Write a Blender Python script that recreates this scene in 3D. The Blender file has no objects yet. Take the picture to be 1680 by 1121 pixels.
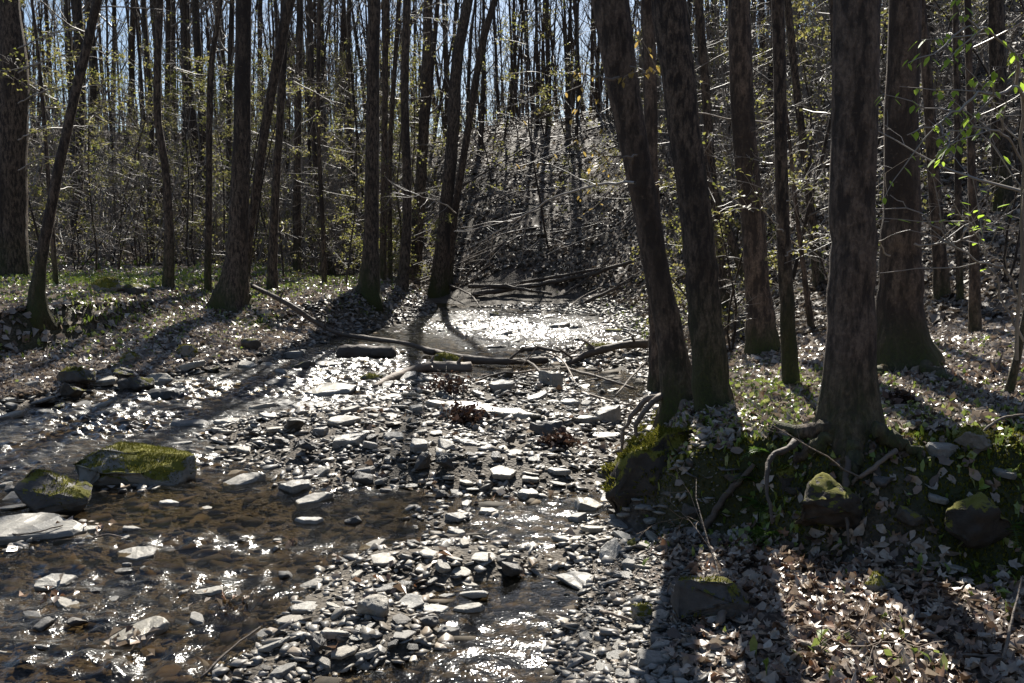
import bpy, bmesh, math, random
import numpy as np
from mathutils import Vector, Matrix, Euler

scene = bpy.context.scene
COL = scene.collection

# ------------------------------------------------------------------ camera, sky, sun, exposure
CAM_H = 1.7
FPX, CX, CY = 1455.0, 840.0, 560.5          # focal length and centre in pixels of the 1680 px frame
PITCH = math.atan((CY - 400.0) / FPX)       # horizon sits at row 400
cd = bpy.data.cameras.new('camera')
cd.sensor_width = 36.0
cd.lens = FPX / 1680.0 * 36.0
cd.clip_start, cd.clip_end = 0.05, 2000.0
cam = bpy.data.objects.new('camera', cd)
COL.objects.link(cam)
cam.location = (0, 0, CAM_H)
cam.rotation_euler = (math.pi / 2 - PITCH, 0, 0)
scene.camera = cam

SUN_EL, SUN_AZ = math.radians(41), math.radians(3.0)     # azimuth measured from +Y towards +X
world = bpy.data.worlds.new('World')
scene.world = world
world.use_nodes = True
wn = world.node_tree.nodes
sky = wn.new('ShaderNodeTexSky')
sky.sky_type = 'NISHITA'
sky.sun_disc = False
sky.sun_elevation = SUN_EL
sky.sun_rotation = SUN_AZ
sky.air_density = 1.0
sky.dust_density = 0.6
sky.ozone_density = 2.0
wn['Background'].inputs['Strength'].default_value = 0.05
world.node_tree.links.new(sky.outputs[0], wn['Background'].inputs[0])

sd = bpy.data.lights.new('sun', 'SUN')
sd.energy = 5.0
sd.angle = math.radians(0.5)
sd.color = (1.0, 0.95, 0.86)
sun = bpy.data.objects.new('sun', sd)
COL.objects.link(sun)
_d = Vector((math.sin(SUN_AZ) * math.cos(SUN_EL), math.cos(SUN_AZ) * math.cos(SUN_EL), math.sin(SUN_EL)))
sun.rotation_euler = (-_d).to_track_quat('-Z', 'Y').to_euler()

scene.view_settings.view_transform = 'Standard'
scene.view_settings.look = 'None'
scene.view_settings.exposure = 1.2
scene.view_settings.gamma = 1.0
scene.view_settings.use_curve_mapping = False
scene.cycles.max_bounces = 6
scene.cycles.transparent_max_bounces = 12
scene.cycles.caustics_reflective = False
scene.cycles.caustics_refractive = False
scene.cycles.use_denoising = True
scene.cycles.use_adaptive_sampling = True

# ------------------------------------------------------------------ noise and terrain
def _hash(i, j, s):
    n = (i * 374761393 + j * 668265263 + s * 362437) & 0x7fffffff
    n = ((n ^ (n >> 13)) * 1274126177) & 0x7fffffff
    return ((n ^ (n >> 16)) & 0xffff) / 65535.0

def vnoise(x, y, s=0):
    x = np.asarray(x, float); y = np.asarray(y, float)
    i = np.floor(x).astype(np.int64); j = np.floor(y).astype(np.int64)
    u = x - i; v = y - j
    u = u * u * (3 - 2 * u); v = v * v * (3 - 2 * v)
    a = _hash(i, j, s); b = _hash(i + 1, j, s); c = _hash(i, j + 1, s); d = _hash(i + 1, j + 1, s)
    return (a + (b - a) * u) * (1 - v) + (c + (d - c) * u) * v      # 0..1

def fbm(x, y, s=0, o=3):
    t = 0.0; a = 0.5
    for k in range(o):
        t = t + a * (vnoise(x, y, s + k) - 0.5); x = x * 2.03; y = y * 2.03; a *= 0.5
    return t                                                        # about -0.45..0.45

def sstep(a, b, x):
    t = np.clip((np.asarray(x, float) - a) / (b - a), 0, 1)
    return t * t * (3 - 2 * t)

YT = [0, 3.4, 4.0, 5.3, 6.5, 7.7, 9, 10.3, 12.4, 15.5, 18, 20.5, 22.5, 25, 30]
XL = [-7, -6.8, -6.6, -6.3, -5.9, -5.5, -5.0, -4.4, -3.4, -3.0, -2.1, -1.9, -1.9, -2.9, -3.4]
XR = [0.1, 0.22, 0.34, 0.62, 0.80, 1.0, 1.35, 1.6, 1.85, 2.0, 1.9, 1.8, 1.5, -0.6, -3.4]
def xl(Y): return np.interp(Y, YT, XL)
def xr(Y): return np.interp(Y, YT, XR)
def zwater(Y): return 0.010 * np.clip(np.asarray(Y, float) - 7, 0, 18)

def flat(px, py, z=0.0):
    """pixel of the photograph -> point on a level plane (used only to lay the plan out)"""
    sx = (px - CX) / FPX; sy = (py - CY) / FPX
    dy = math.cos(PITCH) - sy * math.sin(PITCH)
    dz = -math.sin(PITCH) - sy * math.cos(PITCH)
    t = (z - CAM_H) / dz
    return sx * t, dy * t

# gravel banks in the bed: (px, py, half width m, half length m, height m)
BARS = [(640, 700, 1.5, 1.3, .17), (800, 690, 1.3, 1.6, .19), (870, 650, 1.0, 1.3, .14), (430, 708, .7, .5, .12), (560, 745, .9, .6, .12),
        (730, 770, 1.0, .6, .13), (850, 770, .6, .7, .12), (720, 850, .6, .5, .09), (620, 930, .75, .5, .10), (740, 930, .65, .45, .095),
        (600, 1010, .55, .45, .095), (500, 1040, .5, .4, .075), (480, 1110, .6, .35, .09), (650, 1060, .35, .3, .075), (900, 640, .7, 1.2, .10),
        (60, 880, .6, .5, .12), (215, 800, .5, .3, .07), (480, 800, .4, .3, .08), (980, 1040, .35, .5, .14), (1010, 900, .3, .6, .12),
        (930, 590, .8, 1.0, .10), (1020, 590, .8, 1.6, .16), (640, 620, .8, 1.0, .10), (900, 520, 1.0, 1.5, .05), (180, 642, .9, .4, .06)]
BARW = [flat(b[0], b[1]) + (b[2] * .95, b[3] * .95, b[4] * .95) for b in BARS]
POOLS = [(330, 650, 1.5, .9, .05), (130, 700, 1.6, .8, .05), (500, 612, 1.0, 1.2, .05), (850, 990, .45, .35, .10), (960, 650, .5, 1.0, .12), (700, 1100, .5, .25, .05), (350, 900, 1.2, .9, .05), (150, 1020, 1.0, .6, .06), (830, 565, .6, .9, .10)]
POOLW = [flat(b[0], b[1]) + b[2:] for b in POOLS]

RIDGE_A = np.radians([-180, -70, -32, -20.5, -10.9, -1.6, 4.3, 10, 15.7, 21, 27.6, 34, 70, 180])
RIDGE_Y = [250, 245, 238, 232, 212, 192, 186, 160, 105, 72, 45, 25, 20, 60]
RIDGE_R0 = [60, 50, 36, 34, 30, 23.5, 23.5, 20, 15, 12.5, 11, 10, 9, 40]
RIDGE_R1 = [90, 80, 60, 58, 52, 42, 41, 41, 40, 39, 38, 38, 40, 70]

_A = np.radians(np.arange(-180, 180.5, .5))
def _smooth(v):
    w = np.interp(_A, RIDGE_A, v); k = np.hanning(15); k /= k.sum()
    return np.convolve(np.pad(w, 7, mode='edge'), k, mode='valid')
RIDGE_Y, RIDGE_R0, RIDGE_R1 = _smooth(RIDGE_Y), _smooth(RIDGE_R0), _smooth(RIDGE_R1)
RIDGE_A = _A

def bank_face(x):
    lo = np.interp(x, [0.9, 1.3, 1.8, 2.4, 3.2, 5], [4.95, 4.35, 3.95, 3.8, 3.7, 3.5])
    hi = np.interp(x, [0.9, 1.3, 1.8, 2.4, 3.2, 5], [5.15, 4.75, 4.5, 4.45, 4.4, 4.4])
    return lo, hi

def height(x, y):
    x = np.asarray(x, float); y = np.asarray(y, float)
    zw = zwater(y)
    wob = 0.35 * fbm(x * 0.9, y * 0.9, 5, 2)
    dl = xl(y) - x + wob
    dr = x - xr(y) + 0.35 * wob
    inside = np.minimum(-dl, -dr)
    # bed
    bed = zw - 0.055 - 0.035 * sstep(0, 1.0, inside) + 0.05 * fbm(x * 2.2, y * 2.2, 11, 3) + 0.03 * fbm(x * 9, y * 9, 17, 2)
    for bx, by, hx, hy, hh in BARW:
        bed = bed + hh * np.exp(-((x - bx) / hx) ** 2 - ((y - by) / hy) ** 2)
    for bx, by, hx, hy, hh in POOLW:
        bed = bed - hh * np.exp(-((x - bx) / hx) ** 2 - ((y - by) / hy) ** 2)
    bed = np.minimum(bed, zw + 0.13 + 0.06 * fbm(x * 3, y * 3, 3, 2))
    # left bank, terrace
    kl = sstep(-6.1, -5.2, x) * sstep(10.5, 13.0, y)                # 1 = long even bank, 0 = undercut bank on the far left
    soft = np.interp(dl, [-.2, 0, .5, 1.2, 2.5, 5, 10, 30, 80], [-.1, 0.02, .16, .34, .58, .74, .86, 1.15, 2.0])
    cut = np.interp(dl, [-.2, 0, .6, 1.2, 1.7, 2.05, 2.35, 6, 12, 30, 80], [-.1, 0.02, .12, .18, .26, .36, .84, .95, 1.02, 1.15, 2.0])
    kb = sstep(14.2, 15.6, y) * sstep(-6, -3, x)                    # steep shaded bank under the clump of trunks
    steep = np.interp(dl, [-.2, 0, .25, .7, 1.2, 3, 10, 30, 80], [-.1, 0.04, .22, .62, .72, .78, .9, 1.15, 2.0])
    hl = soft * kl + cut * (1 - kl)
    hl = steep * kb + hl * (1 - kb)
    hl = zw * 0.6 + hl + sstep(0.2, 1.5, dl) * (0.22 * fbm(x * .55, y * .55, 23, 3) + 0.06 * fbm(x * 3, y * 3, 29, 2))
    # right bank
    near = np.interp(dr, [-.2, 0, .15, .5, .9, 1.6, 3, 6, 12], [-.1, 0.02, .22, .55, .64, .70, .78, .88, 1.15])
    far = np.interp(dr, [-.2, 0, .5, 1.2, 2.2, 4, 8, 14], [-.1, 0.02, .14, .34, .52, .72, .95, 1.3])
    kf = sstep(6.8, 9.0, y)
    top = near * (1 - kf) + far * kf + zw * 0.6
    lo, hi = bank_face(x + 0.5 * fbm(x * 2, y * 2, 37, 2))
    ky = sstep(lo, hi, y + 0.30 * fbm(x * 1.7, y * 1.7, 31, 2))
    floor_ = np.interp(dr, [-.2, 0, .3, 1, 3, 8], [-.1, 0.02, .07, .14, .26, .5])
    hr = floor_ + (top - floor_) * ky
    hr = hr + sstep(0.1, 1.0, dr) * (0.12 * fbm(x * .8, y * .8, 41, 3) + 0.05 * fbm(x * 3.5, y * 3.5, 43, 2))
    z = np.where(dl > -0.2, np.maximum(bed, hl), np.where(dr > -0.2, np.maximum(bed, hr), bed))
    # hillsides
    r = np.hypot(x, y); a = np.arctan2(x, y)
    r0 = np.interp(a, RIDGE_A, RIDGE_R0); r1 = np.interp(a, RIDGE_A, RIDGE_R1)
    zr = CAM_H + r1 * (400 - np.interp(a, RIDGE_A, RIDGE_Y)) / FPX
    t = (r - r0) / (r1 - r0)
    soft0 = np.log1p(np.exp(np.clip(t, -3, 3) * 16)) / 16
    soft0 = soft0 - np.log1p(np.exp(np.clip(t - 1.0, -3, 3) * 9)) / 9 * .92
    soft0 = soft0 + 0.09 * np.sin(np.clip(t, 0, 1) * math.pi)
    hill = soft0 * (zr - 1.0) - 3.5 * sstep(0, 30, r - r1)
    hill = hill + sstep(0.05, .3, t) * (1.2 * fbm(x * .16, y * .16, 51, 3) + 0.35 * fbm(x * .7, y * .7, 57, 2))
    return z + hill

def H1(x, y): return float(height(np.array([x]), np.array([y]))[0])

def at(px, py):
    """the point of the ground that the photograph shows at this pixel"""
    sx = (px - CX) / FPX; sy = (py - CY) / FPX
    dy = math.cos(PITCH) - sy * math.sin(PITCH)
    dz = -math.sin(PITCH) - sy * math.cos(PITCH)
    t = np.geomspace(1.5, 120, 1500)
    zz = CAM_H + dz * t
    g = np.maximum(height(sx * t, dy * t), zwater(dy * t) - 0.02)
    k = np.argmax(zz <= g)
    if zz[k] > g[k]: k = len(t) - 1
    return Vector((sx * t[k], dy * t[k], float(max(H1(sx * t[k], dy * t[k]), -9))))

def at_depth(px, py, Y):
    sx = (px - CX) / FPX; sy = (py - CY) / FPX
    dy = math.cos(PITCH) - sy * math.sin(PITCH)
    dz = -math.sin(PITCH) - sy * math.cos(PITCH)
    t = Y / dy
    return np.array([sx * t, Y, CAM_H + dz * t])

def to_px(x, y, z):
    """world -> photograph pixel"""
    x = np.asarray(x, float); y = np.asarray(y, float); z = np.asarray(z, float) - CAM_H
    f = y * math.cos(PITCH) - z * math.sin(PITCH)
    u = y * math.sin(PITCH) + z * math.cos(PITCH)
    f = np.where(f < .05, .05, f)
    return CX + FPX * x / f, CY - FPX * u / f, f

# ------------------------------------------------------------------ objects, tags, meshes
def tag(o, label=None, cat=None, group=None, kind=None):
    if label: o['label'] = label
    if cat: o['category'] = cat
    if group: o['group'] = group
    if kind: o['kind'] = kind
    return o

def empty(name, loc=(0, 0, 0), rz=0.0):
    o = bpy.data.objects.new(name, None)
    o.empty_display_size = 0.1
    COL.objects.link(o)
    o.location = loc
    o.rotation_euler = (0, 0, rz)
    return o

class MB:
    """collects vertices, quads and triangles as numpy blocks"""
    def __init__(self): self.v = []; self.q = []; self.t = []; self.n = 0; self.qm = []; self.tm = []
    def add(self, v, q=None, t=None, m=0):
        v = np.asarray(v, float).reshape(-1, 3)
        if q is not None and len(q):
            q = np.asarray(q, np.int64).reshape(-1, 4); self.q.append(q + self.n); self.qm.append(np.full(len(q), m, np.int32))
        if t is not None and len(t):
            t = np.asarray(t, np.int64).reshape(-1, 3); self.t.append(t + self.n); self.tm.append(np.full(len(t), m, np.int32))
        self.v.append(v); self.n += len(v)
    def mesh(self, name, mats, smooth=True):
        v = np.concatenate(self.v) if self.v else np.zeros((0, 3))
        q = np.concatenate(self.q) if self.q else np.zeros((0, 4), np.int64)
        t = np.concatenate(self.t) if self.t else np.zeros((0, 3), np.int64)
        mi = np.concatenate(self.qm + self.tm) if (self.qm or self.tm) else np.zeros(0, np.int32)
        me = bpy.data.meshes.new(name)
        me.vertices.add(len(v)); me.vertices.foreach_set('co', v.astype(np.float32).ravel())
        me.loops.add(len(q) * 4 + len(t) * 3)
        me.loops.foreach_set('vertex_index', np.concatenate([q.ravel(), t.ravel()]).astype(np.int32))
        me.polygons.add(len(q) + len(t))
        st = np.concatenate([np.arange(len(q)) * 4, len(q) * 4 + np.arange(len(t)) * 3]).astype(np.int32)
        me.polygons.foreach_set('loop_start', st)
        me.polygons.foreach_set('material_index', mi)
        if smooth: me.polygons.foreach_set('use_smooth', np.ones(len(st), bool))
        for m in (mats if isinstance(mats, (list, tuple)) else [mats]): me.materials.append(m)
        me.update(calc_edges=True)
        return me
    def build(self, name, mats, parent=None, smooth=True):
        return link(name, self.mesh(name, mats, smooth), parent)

def link(name, me, parent=None, loc=None):
    o = bpy.data.objects.new(name, me)
    COL.objects.link(o)
    if parent is not None: o.parent = parent
    if loc is not None: o.location = loc
    return o

def copy_tree(o, parent=None):
    c = o.copy()
    COL.objects.link(c)
    if parent is not None: c.parent = parent
    for ch in list(o.children): copy_tree(ch, c)
    return c

def spline(pts, n):
    """Catmull-Rom through the points, n samples"""
    p = np.asarray(pts, float)
    if len(p) == 2: return p[0] + (p[1] - p[0]) * np.linspace(0, 1, n)[:, None]
    p = np.vstack([2 * p[0] - p[1], p, 2 * p[-1] - p[-2]])
    m = len(p) - 3
    s = np.linspace(0, m - 1e-6, n); i = s.astype(int); t = (s - i)[:, None]
    a, b, c, d = p[i], p[i + 1], p[i + 2], p[i + 3]
    return 0.5 * (2 * b + (c - a) * t + (2 * a - 5 * b + 4 * c - d) * t ** 2 + (3 * b - a - 3 * c + d) * t ** 3)

def tube(mb, p, r, sides=5, cap=True, m=0, shape=None):
    p = np.asarray(p, float); r = np.asarray(r, float); n = len(p)
    t = np.gradient(p, axis=0)
    t /= np.linalg.norm(t, axis=1)[:, None] + 1e-9
    mt = t.mean(0); ref = np.zeros(3); ref[np.argmin(np.abs(mt))] = 1
    u = np.cross(t, ref); u /= np.linalg.norm(u, axis=1)[:, None] + 1e-9
    w = np.cross(t, u)
    a = np.linspace(0, 2 * math.pi, sides, endpoint=False)
    rr = r[:, None] * np.ones(sides)
    if shape is not None: rr = rr * shape(np.arange(n)[:, None], a[None, :], p)
    v = p[:, None, :] + rr[:, :, None] * (np.cos(a)[None, :, None] * u[:, None, :] + np.sin(a)[None, :, None] * w[:, None, :])
    i = np.arange(n - 1)[:, None] * sides; j = np.arange(sides)[None, :]; k = (j + 1) % sides
    q = np.stack([i + j, i + k, i + sides + k, i + sides + j], -1).reshape(-1, 4)
    v = v.reshape(-1, 3)
    tr = None
    if cap:
        v = np.vstack([v, p[-1] + t[-1] * r[-1] * .4, p[0] - t[0] * r[0] * .4])
        e = n * sides; b = (n - 1) * sides
        jj = np.arange(sides); kk = (jj + 1) % sides
        tr = np.vstack([np.stack([b + jj, b + kk, np.full(sides, e)], -1), np.stack([kk, jj, np.full(sides, e + 1)], -1)])
    mb.add(v, q, tr, m)

# ------------------------------------------------------------------ materials
class NT:
    def __init__(self, name):
        self.m = bpy.data.materials.new(name); self.m.use_nodes = True
        self.t = self.m.node_tree; self.t.nodes.clear()
        self.out = self.t.nodes.new('ShaderNodeOutputMaterial')
    def n(self, typ, **kw):
        o = self.t.nodes.new('ShaderNode' + typ)
        for k, v in kw.items():
            if k.startswith('_'): setattr(o, k[1:], v)
        for k, v in kw.items():
            if not k.startswith('_'): self.set(o, k, v)
        return o
    def set(self, o, key, v):
        if key.startswith('i') and key[1:].isdigit(): s = o.inputs[int(key[1:])]
        else: s = o.inputs[key.replace('__', ' ')]
        if isinstance(v, bpy.types.NodeSocket): self.t.links.new(v, s)
        else: s.default_value = v
    def noise(self, vec, scale, detail=3, rough=.55, dist=0):
        o = self.n('TexNoise', Vector=vec, Scale=scale, Detail=detail, Roughness=rough, Distortion=dist); return o.outputs['Fac']
    def ramp(self, fac, stops):
        o = self.n('ValToRGB', Fac=fac); e = o.color_ramp.elements
        while len(e) < len(stops): e.new(0.5)
        for k, (p, c) in enumerate(stops):
            e[k].position = p; e[k].color = (c if len(c) == 4 else (*c, 1)) if not isinstance(c, (int, float)) else (c, c, c, 1)
        return o.outputs['Color']
    def mix(self, f, a, b, typ='MIX'):
        o = self.n('Mix', _data_type='RGBA', _blend_type=typ)
        self.set(o, 'i0', f)
        for i, v in ((6, a), (7, b)):
            if isinstance(v, bpy.types.NodeSocket): self.t.links.new(v, o.inputs[i])
            else: o.inputs[i].default_value = (*v, 1) if len(v) == 3 else v
        return o.outputs[2]
    def math(self, op, a, b=0.0, clamp=False):
        o = self.n('Math', _operation=op, _use_clamp=clamp, i0=a, i1=b); return o.outputs[0]
    def map(self, vec, scale=(1, 1, 1), rot=(0, 0, 0), loc=(0, 0, 0)):
        o = self.n('Mapping', Vector=vec); o.inputs['Scale'].default_value = scale; o.inputs['Rotation'].default_value = rot; o.inputs['Location'].default_value = loc
        return o.outputs[0]
    def bump(self, h, strength=.5, dist=.02, normal=None):
        o = self.n('Bump', Height=h, Strength=strength, Distance=dist)
        if normal is not None: self.set(o, 'Normal', normal)
        return o.outputs[0]
    def principled(self, **kw):
        o = self.n('BsdfPrincipled', **kw); return o.outputs[0]
    def done(self, s):
        self.t.links.new(s, self.out.inputs['Surface']); return self.m

def coords(N, which='Object', shift=True):
    c = N.n('TexCoord').outputs[which]
    if shift:
        rnd = N.n('ObjectInfo').outputs['Random']
        c = N.n('VectorMath', _operation='ADD', i0=c, i1=N.n('CombineXYZ', X=N.math('MULTIPLY', rnd, 37.0), Y=N.math('MULTIPLY', rnd, 91.0), Z=N.math('MULTIPLY', rnd, 53.0)).outputs[0]).outputs[0]
    return c

def bark_mat(name, dark, light, moss=0.0, vscale=1.0):
    N = NT(name); c = coords(N)
    st = N.map(c, (30 * vscale, 30 * vscale, 9 * vscale))
    n1 = N.noise(st, 1.0, 6, .65); n2 = N.noise(N.map(c, (1, 1, .35)), 2.2, 4, .6)
    n3 = N.noise(N.map(c, (1, 1, 1.6)), 14.0, 6, .7)
    col = N.mix(N.ramp(n1, [(.43, 0), (.57, 1)]), tuple(d * .55 for d in dark), light)
    col = N.mix(N.ramp(n2, [(.52, 0), (.66, 1)]), col, tuple(d * .55 for d in dark))          # dark weathered blotches
    col = N.mix(N.math('MULTIPLY', N.ramp(n3, [(.60, 0), (.72, 1)]), .5), col, tuple(min(1, l * 1.7) for l in light))   # pale lichen
    if moss > 0:
        z = N.n('SeparateXYZ', Vector=N.n('TexCoord').outputs['Object']).outputs['Z']
        up = N.n('MapRange', Value=z); up.inputs[1].default_value = 0.05; up.inputs[2].default_value = moss; up.inputs[3].default_value = 1; up.inputs[4].default_value = 0
        f = N.math('MULTIPLY', up.outputs[0], N.ramp(n2, [(.38, 0), (.58, 1)]))
        col = N.mix(f, col, (.055, .07, .012))
    n4 = N.noise(N.map(c, (1, 1, .7)), 75.0 * vscale, 4, .7)
    col = N.mix(N.ramp(n4, [(.46, .45), (.56, 0)]), col, tuple(d * .5 for d in dark))
    h = N.math('ADD', N.math('MULTIPLY', n1, 1.0), N.math('MULTIPLY', n4, .5))
    return N.done(N.principled(Base__Color=col, Roughness=.85, Normal=N.bump(h, 1.0, .035)))

def leaf_mat(name, cols, rough=.45, trans=.35, spec=.5):
    N = NT(name)
    rnd = N.n('NewGeometry').outputs['Random Per Island']
    stops = [(i / max(1, len(cols) - 1), c) for i, c in enumerate(cols)]
    col = N.ramp(rnd, stops)
    n = N.noise(N.n('TexCoord').outputs['Object'], 60, 2)
    col = N.mix(N.math('MULTIPLY', N.ramp(n, [(.4, 0), (.7, 1)]), .4), col, N.mix(1.0, col, (.5, .45, .4), 'MULTIPLY'))
    p = N.principled(Base__Color=col, Roughness=rough, Specular__IOR__Level=spec)
    tr = N.n('BsdfTranslucent', Color=col).outputs[0]
    o = N.n('MixShader', Fac=trans); N.set(o, 'i1', p); N.set(o, 'i2', tr)
    return N.done(o.outputs[0])

M = {}
M['bark'] = bark_mat('bark', (.062, .043, .031), (.20, .145, .102), 0.9)
M['bark_smooth'] = bark_mat('bark_smooth', (.080, .055, .039), (.200, .142, .100), 0.45, .6)
M['bark_far'] = bark_mat('bark_far', (.048, .034, .024), (.125, .09, .064))
N = NT('twig'); cc = coords(N)
M['twig'] = N.done(N.principled(Base__Color=N.mix(N.noise(cc, 3.0), (.10, .08, .062), (.26, .22, .18)), Roughness=.55))
N = NT('pale_twig'); cc = coords(N)
M['pale_twig'] = N.done(N.principled(Base__Color=N.mix(N.noise(cc, 5.0), (.20, .17, .14), (.38, .34, .29)), Roughness=.5))
N = NT('dead_wood'); cc = coords(N)
nn = N.noise(N.map(cc, (3, 20, 20)), 1.5, 5)
M['dead_wood'] = N.done(N.principled(Base__Color=N.mix(nn, (.07, .052, .038), (.26, .20, .15)), Roughness=.7, Normal=N.bump(nn, .7, .02)))
N = NT('dark_wood'); cc = coords(N)
nn = N.noise(N.map(cc, (3, 20, 20)), 1.5, 5)
M['dark_wood'] = N.done(N.principled(Base__Color=N.mix(nn, (.035, .026, .02), (.13, .10, .075)), Roughness=.75, Normal=N.bump(nn, .7, .02)))
M['litter'] = leaf_mat('leaf_litter', [(.07, .042, .026), (.28, .20, .14), (.48, .40, .31), (.11, .068, .042), (.58, .51, .42), (.21, .095, .045), (.37, .29, .215), (.085, .05, .032), (.16, .10, .065), (.52, .44, .35)], .36, .2, .65)
M['bank_litter'] = leaf_mat('bank_litter', [(.09, .065, .046), (.34, .285, .23), (.54, .48, .41), (.15, .11, .08), (.62, .56, .49), (.24, .17, .12), (.44, .385, .325), (.12, .088, .064), (.57, .51, .445)], .36, .2, .65)
M['hill_litter'] = leaf_mat('hill_litter', [(.04, .03, .022), (.12, .095, .073), (.26, .215, .17), (.065, .05, .037), (.38, .33, .27), (.10, .08, .062)], .6, .15, .3)
M['young_leaf'] = leaf_mat('young_leaf', [(.22, .25, .05), (.30, .29, .08), (.38, .33, .13), (.24, .27, .06)], .5, .5)
M['gold_leaf'] = leaf_mat('gold_leaf', [(.40, .28, .06), (.46, .34, .10), (.36, .24, .07)], .5, .55)
M['green_leaf'] = leaf_mat('green_leaf', [(.42, .62, .06), (.50, .68, .10), (.36, .55, .05)], .42, .62)
M['herb'] = leaf_mat('herb', [(.12, .18, .03), (.22, .30, .05), (.27, .33, .08), (.36, .38, .13)], .35, .35, .6)
M['fern'] = leaf_mat('fern', [(.05, .11, .018), (.10, .17, .03)], .4, .4)
M['dry_leaf_clump'] = leaf_mat('dry_leaf_clump', [(.045, .025, .018), (.08, .045, .03), (.12, .07, .05)], .5, .2)

# ------------------------------------------------------------------ ground
def polar_grid():
    th = np.concatenate([np.linspace(-180, -60, 40, endpoint=False), np.linspace(-60, -36, 30, endpoint=False), np.linspace(-36, 36, 520, endpoint=False),
                         np.linspace(36, 60, 30, endpoint=False), np.linspace(60, 180, 40, endpoint=False)])
    th = np.radians(th)
    r = np.concatenate([np.linspace(0.3, 2.0, 10, endpoint=False), np.geomspace(2.0, 75, 520), np.geomspace(80, 700, 25)])
    return th, r
th, rr = polar_grid()
X = rr[:, None] * np.sin(th)[None, :]; Y = rr[:, None] * np.cos(th)[None, :]
Z = height(X, Y)
nr, nt = X.shape
vv = np.stack([X, Y, Z], -1).reshape(-1, 3)
i = np.arange(nr - 1)[:, None] * nt; j = np.arange(nt)[None, :]; k = (j + 1) % nt
qq = np.stack([i + j, i + nt + j, i + nt + k, i + k], -1).reshape(-1, 4)[:, ::-1]
mb = MB(); mb.add(vv, qq)
mb.add([[0, 0, H1(0, 0)]] + [vv[a] for a in range(nt)], None, [[0, 1 + a, 1 + (a + 1) % nt] for a in range(nt)])

def moss_patch(x, y):
    """where moss and low green plants really grow on the ground, 0..1"""
    n = fbm(x * 1.3, y * 1.3, 71, 3)
    g = 0 * x
    for px, py, rad, amp in [(1050, 720, .35, 2.2), (1075, 760, .3, 2.0), (1110, 730, .35, 1.6), (1130, 790, .25, 1.2), (1255, 760, .25, 1), (1620, 740, .6, .9), (1660, 840, .4, .9), (1340, 860, .3, .8), (1290, 690, .3, .8),
                             (30, 470, 2.2, .8), (200, 460, 3, .6), (480, 450, 3, .6), (420, 530, .7, .8), (560, 480, 2, .5), (640, 525, 1.2, .8), (1030, 560, 1.0, 1.0), (1010, 530, 1.2, .9),
                             (1220, 610, .6, .5), (1560, 700, .5, .6), (40, 520, 1.5, .6), (1200, 530, .9, .7)]:
        p = at(px, py)
        g = g + amp * np.exp(-((x - p.x) ** 2 + (y - p.y) ** 2) / rad ** 2)
    far = .35 * sstep(18, 30, np.hypot(x, y))
    return np.clip((g + far) * 1.0 + n * 1.4 - .22, 0, 1)

xx, yy, zz_ = vv[:, 0], vv[:, 1], vv[:, 2]
dl = xl(yy) - xx; dr = xx - xr(yy)
bedw = 1 - sstep(-0.25, 0.55, np.maximum(dl, dr) + 0.5 * fbm(xx * 1.7, yy * 1.7, 61, 2))
floorw = (1 - sstep(3.6, 4.4, yy)) * (1 - sstep(.3, .9, dr)) * (dr > 0)
bedw = np.maximum(bedw, floorw)
mossw = moss_patch(xx, yy) * (1 - bedw)

N = NT('ground'); c = N.n('TexCoord').outputs['Object']
bedA = N.n('Attribute', _attribute_name='bed').outputs['Fac']; mosA = N.n('Attribute', _attribute_name='moss').outputs['Fac']
v1 = N.n('TexVoronoi', Vector=c, Scale=14.0); v2 = N.n('TexVoronoi', Vector=c, Scale=42.0)
n1 = N.noise(c, 3.0, 5, .6); n2 = N.noise(c, 30.0, 4, .65)
# soil under old leaves
leafc = N.ramp(N.n('SeparateColor', Color=v1.outputs['Color']).outputs[0], [(0, (.055, .04, .03)), (.4, (.12, .085, .062)), (.75, (.19, .145, .11)), (1, (.27, .22, .18))])
soil = N.mix(N.ramp(n2, [(.35, 0), (.65, 1)]), (.035, .026, .02), leafc)
moss = N.mix(n2, (.018, .020, .007), (.060, .062, .018))
land = N.mix(mosA, soil, moss)
# stony bed
st1 = N.ramp(N.n('SeparateColor', Color=v2.outputs['Color']).outputs[1], [(0, (.045, .037, .027)), (.5, (.10, .084, .064)), (1, (.19, .165, .13))])
st2 = N.ramp(N.n('SeparateColor', Color=v1.outputs['Color']).outputs[1], [(0, (.035, .028, .02)), (.6, (.08, .062, .042)), (1, (.13, .105, .075))])
bed = N.mix(N.ramp(n1, [(.4, 0), (.6, 1)]), st1, st2)
bed = N.mix(N.ramp(v2.outputs['Distance'], [(.35, 0), (.75, .6)]), bed, (.04, .032, .024))
col = N.mix(bedA, land, bed)
hgt = N.math('ADD', N.math('MULTIPLY', n2, .5), N.math('MULTIPLY', N.math('SUBTRACT', 1, v2.outputs['Distance']), .5))
M['ground'] = N.done(N.principled(Base__Color=col, Roughness=.8, Specular__IOR__Level=.3, Normal=N.bump(hgt, .8, .03)))
g = mb.build('ground', M['ground'])
tag(g, 'leaf covered forest floor with the stony stream bed through it', kind='structure')
for nm, w in (('bed', bedw), ('moss', mossw)):
    at_ = g.data.attributes.new(nm, 'FLOAT', 'POINT')
    full = np.zeros(len(g.data.vertices), np.float32); full[:len(w)] = w
    at_.data.foreach_set('value', full)

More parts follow.
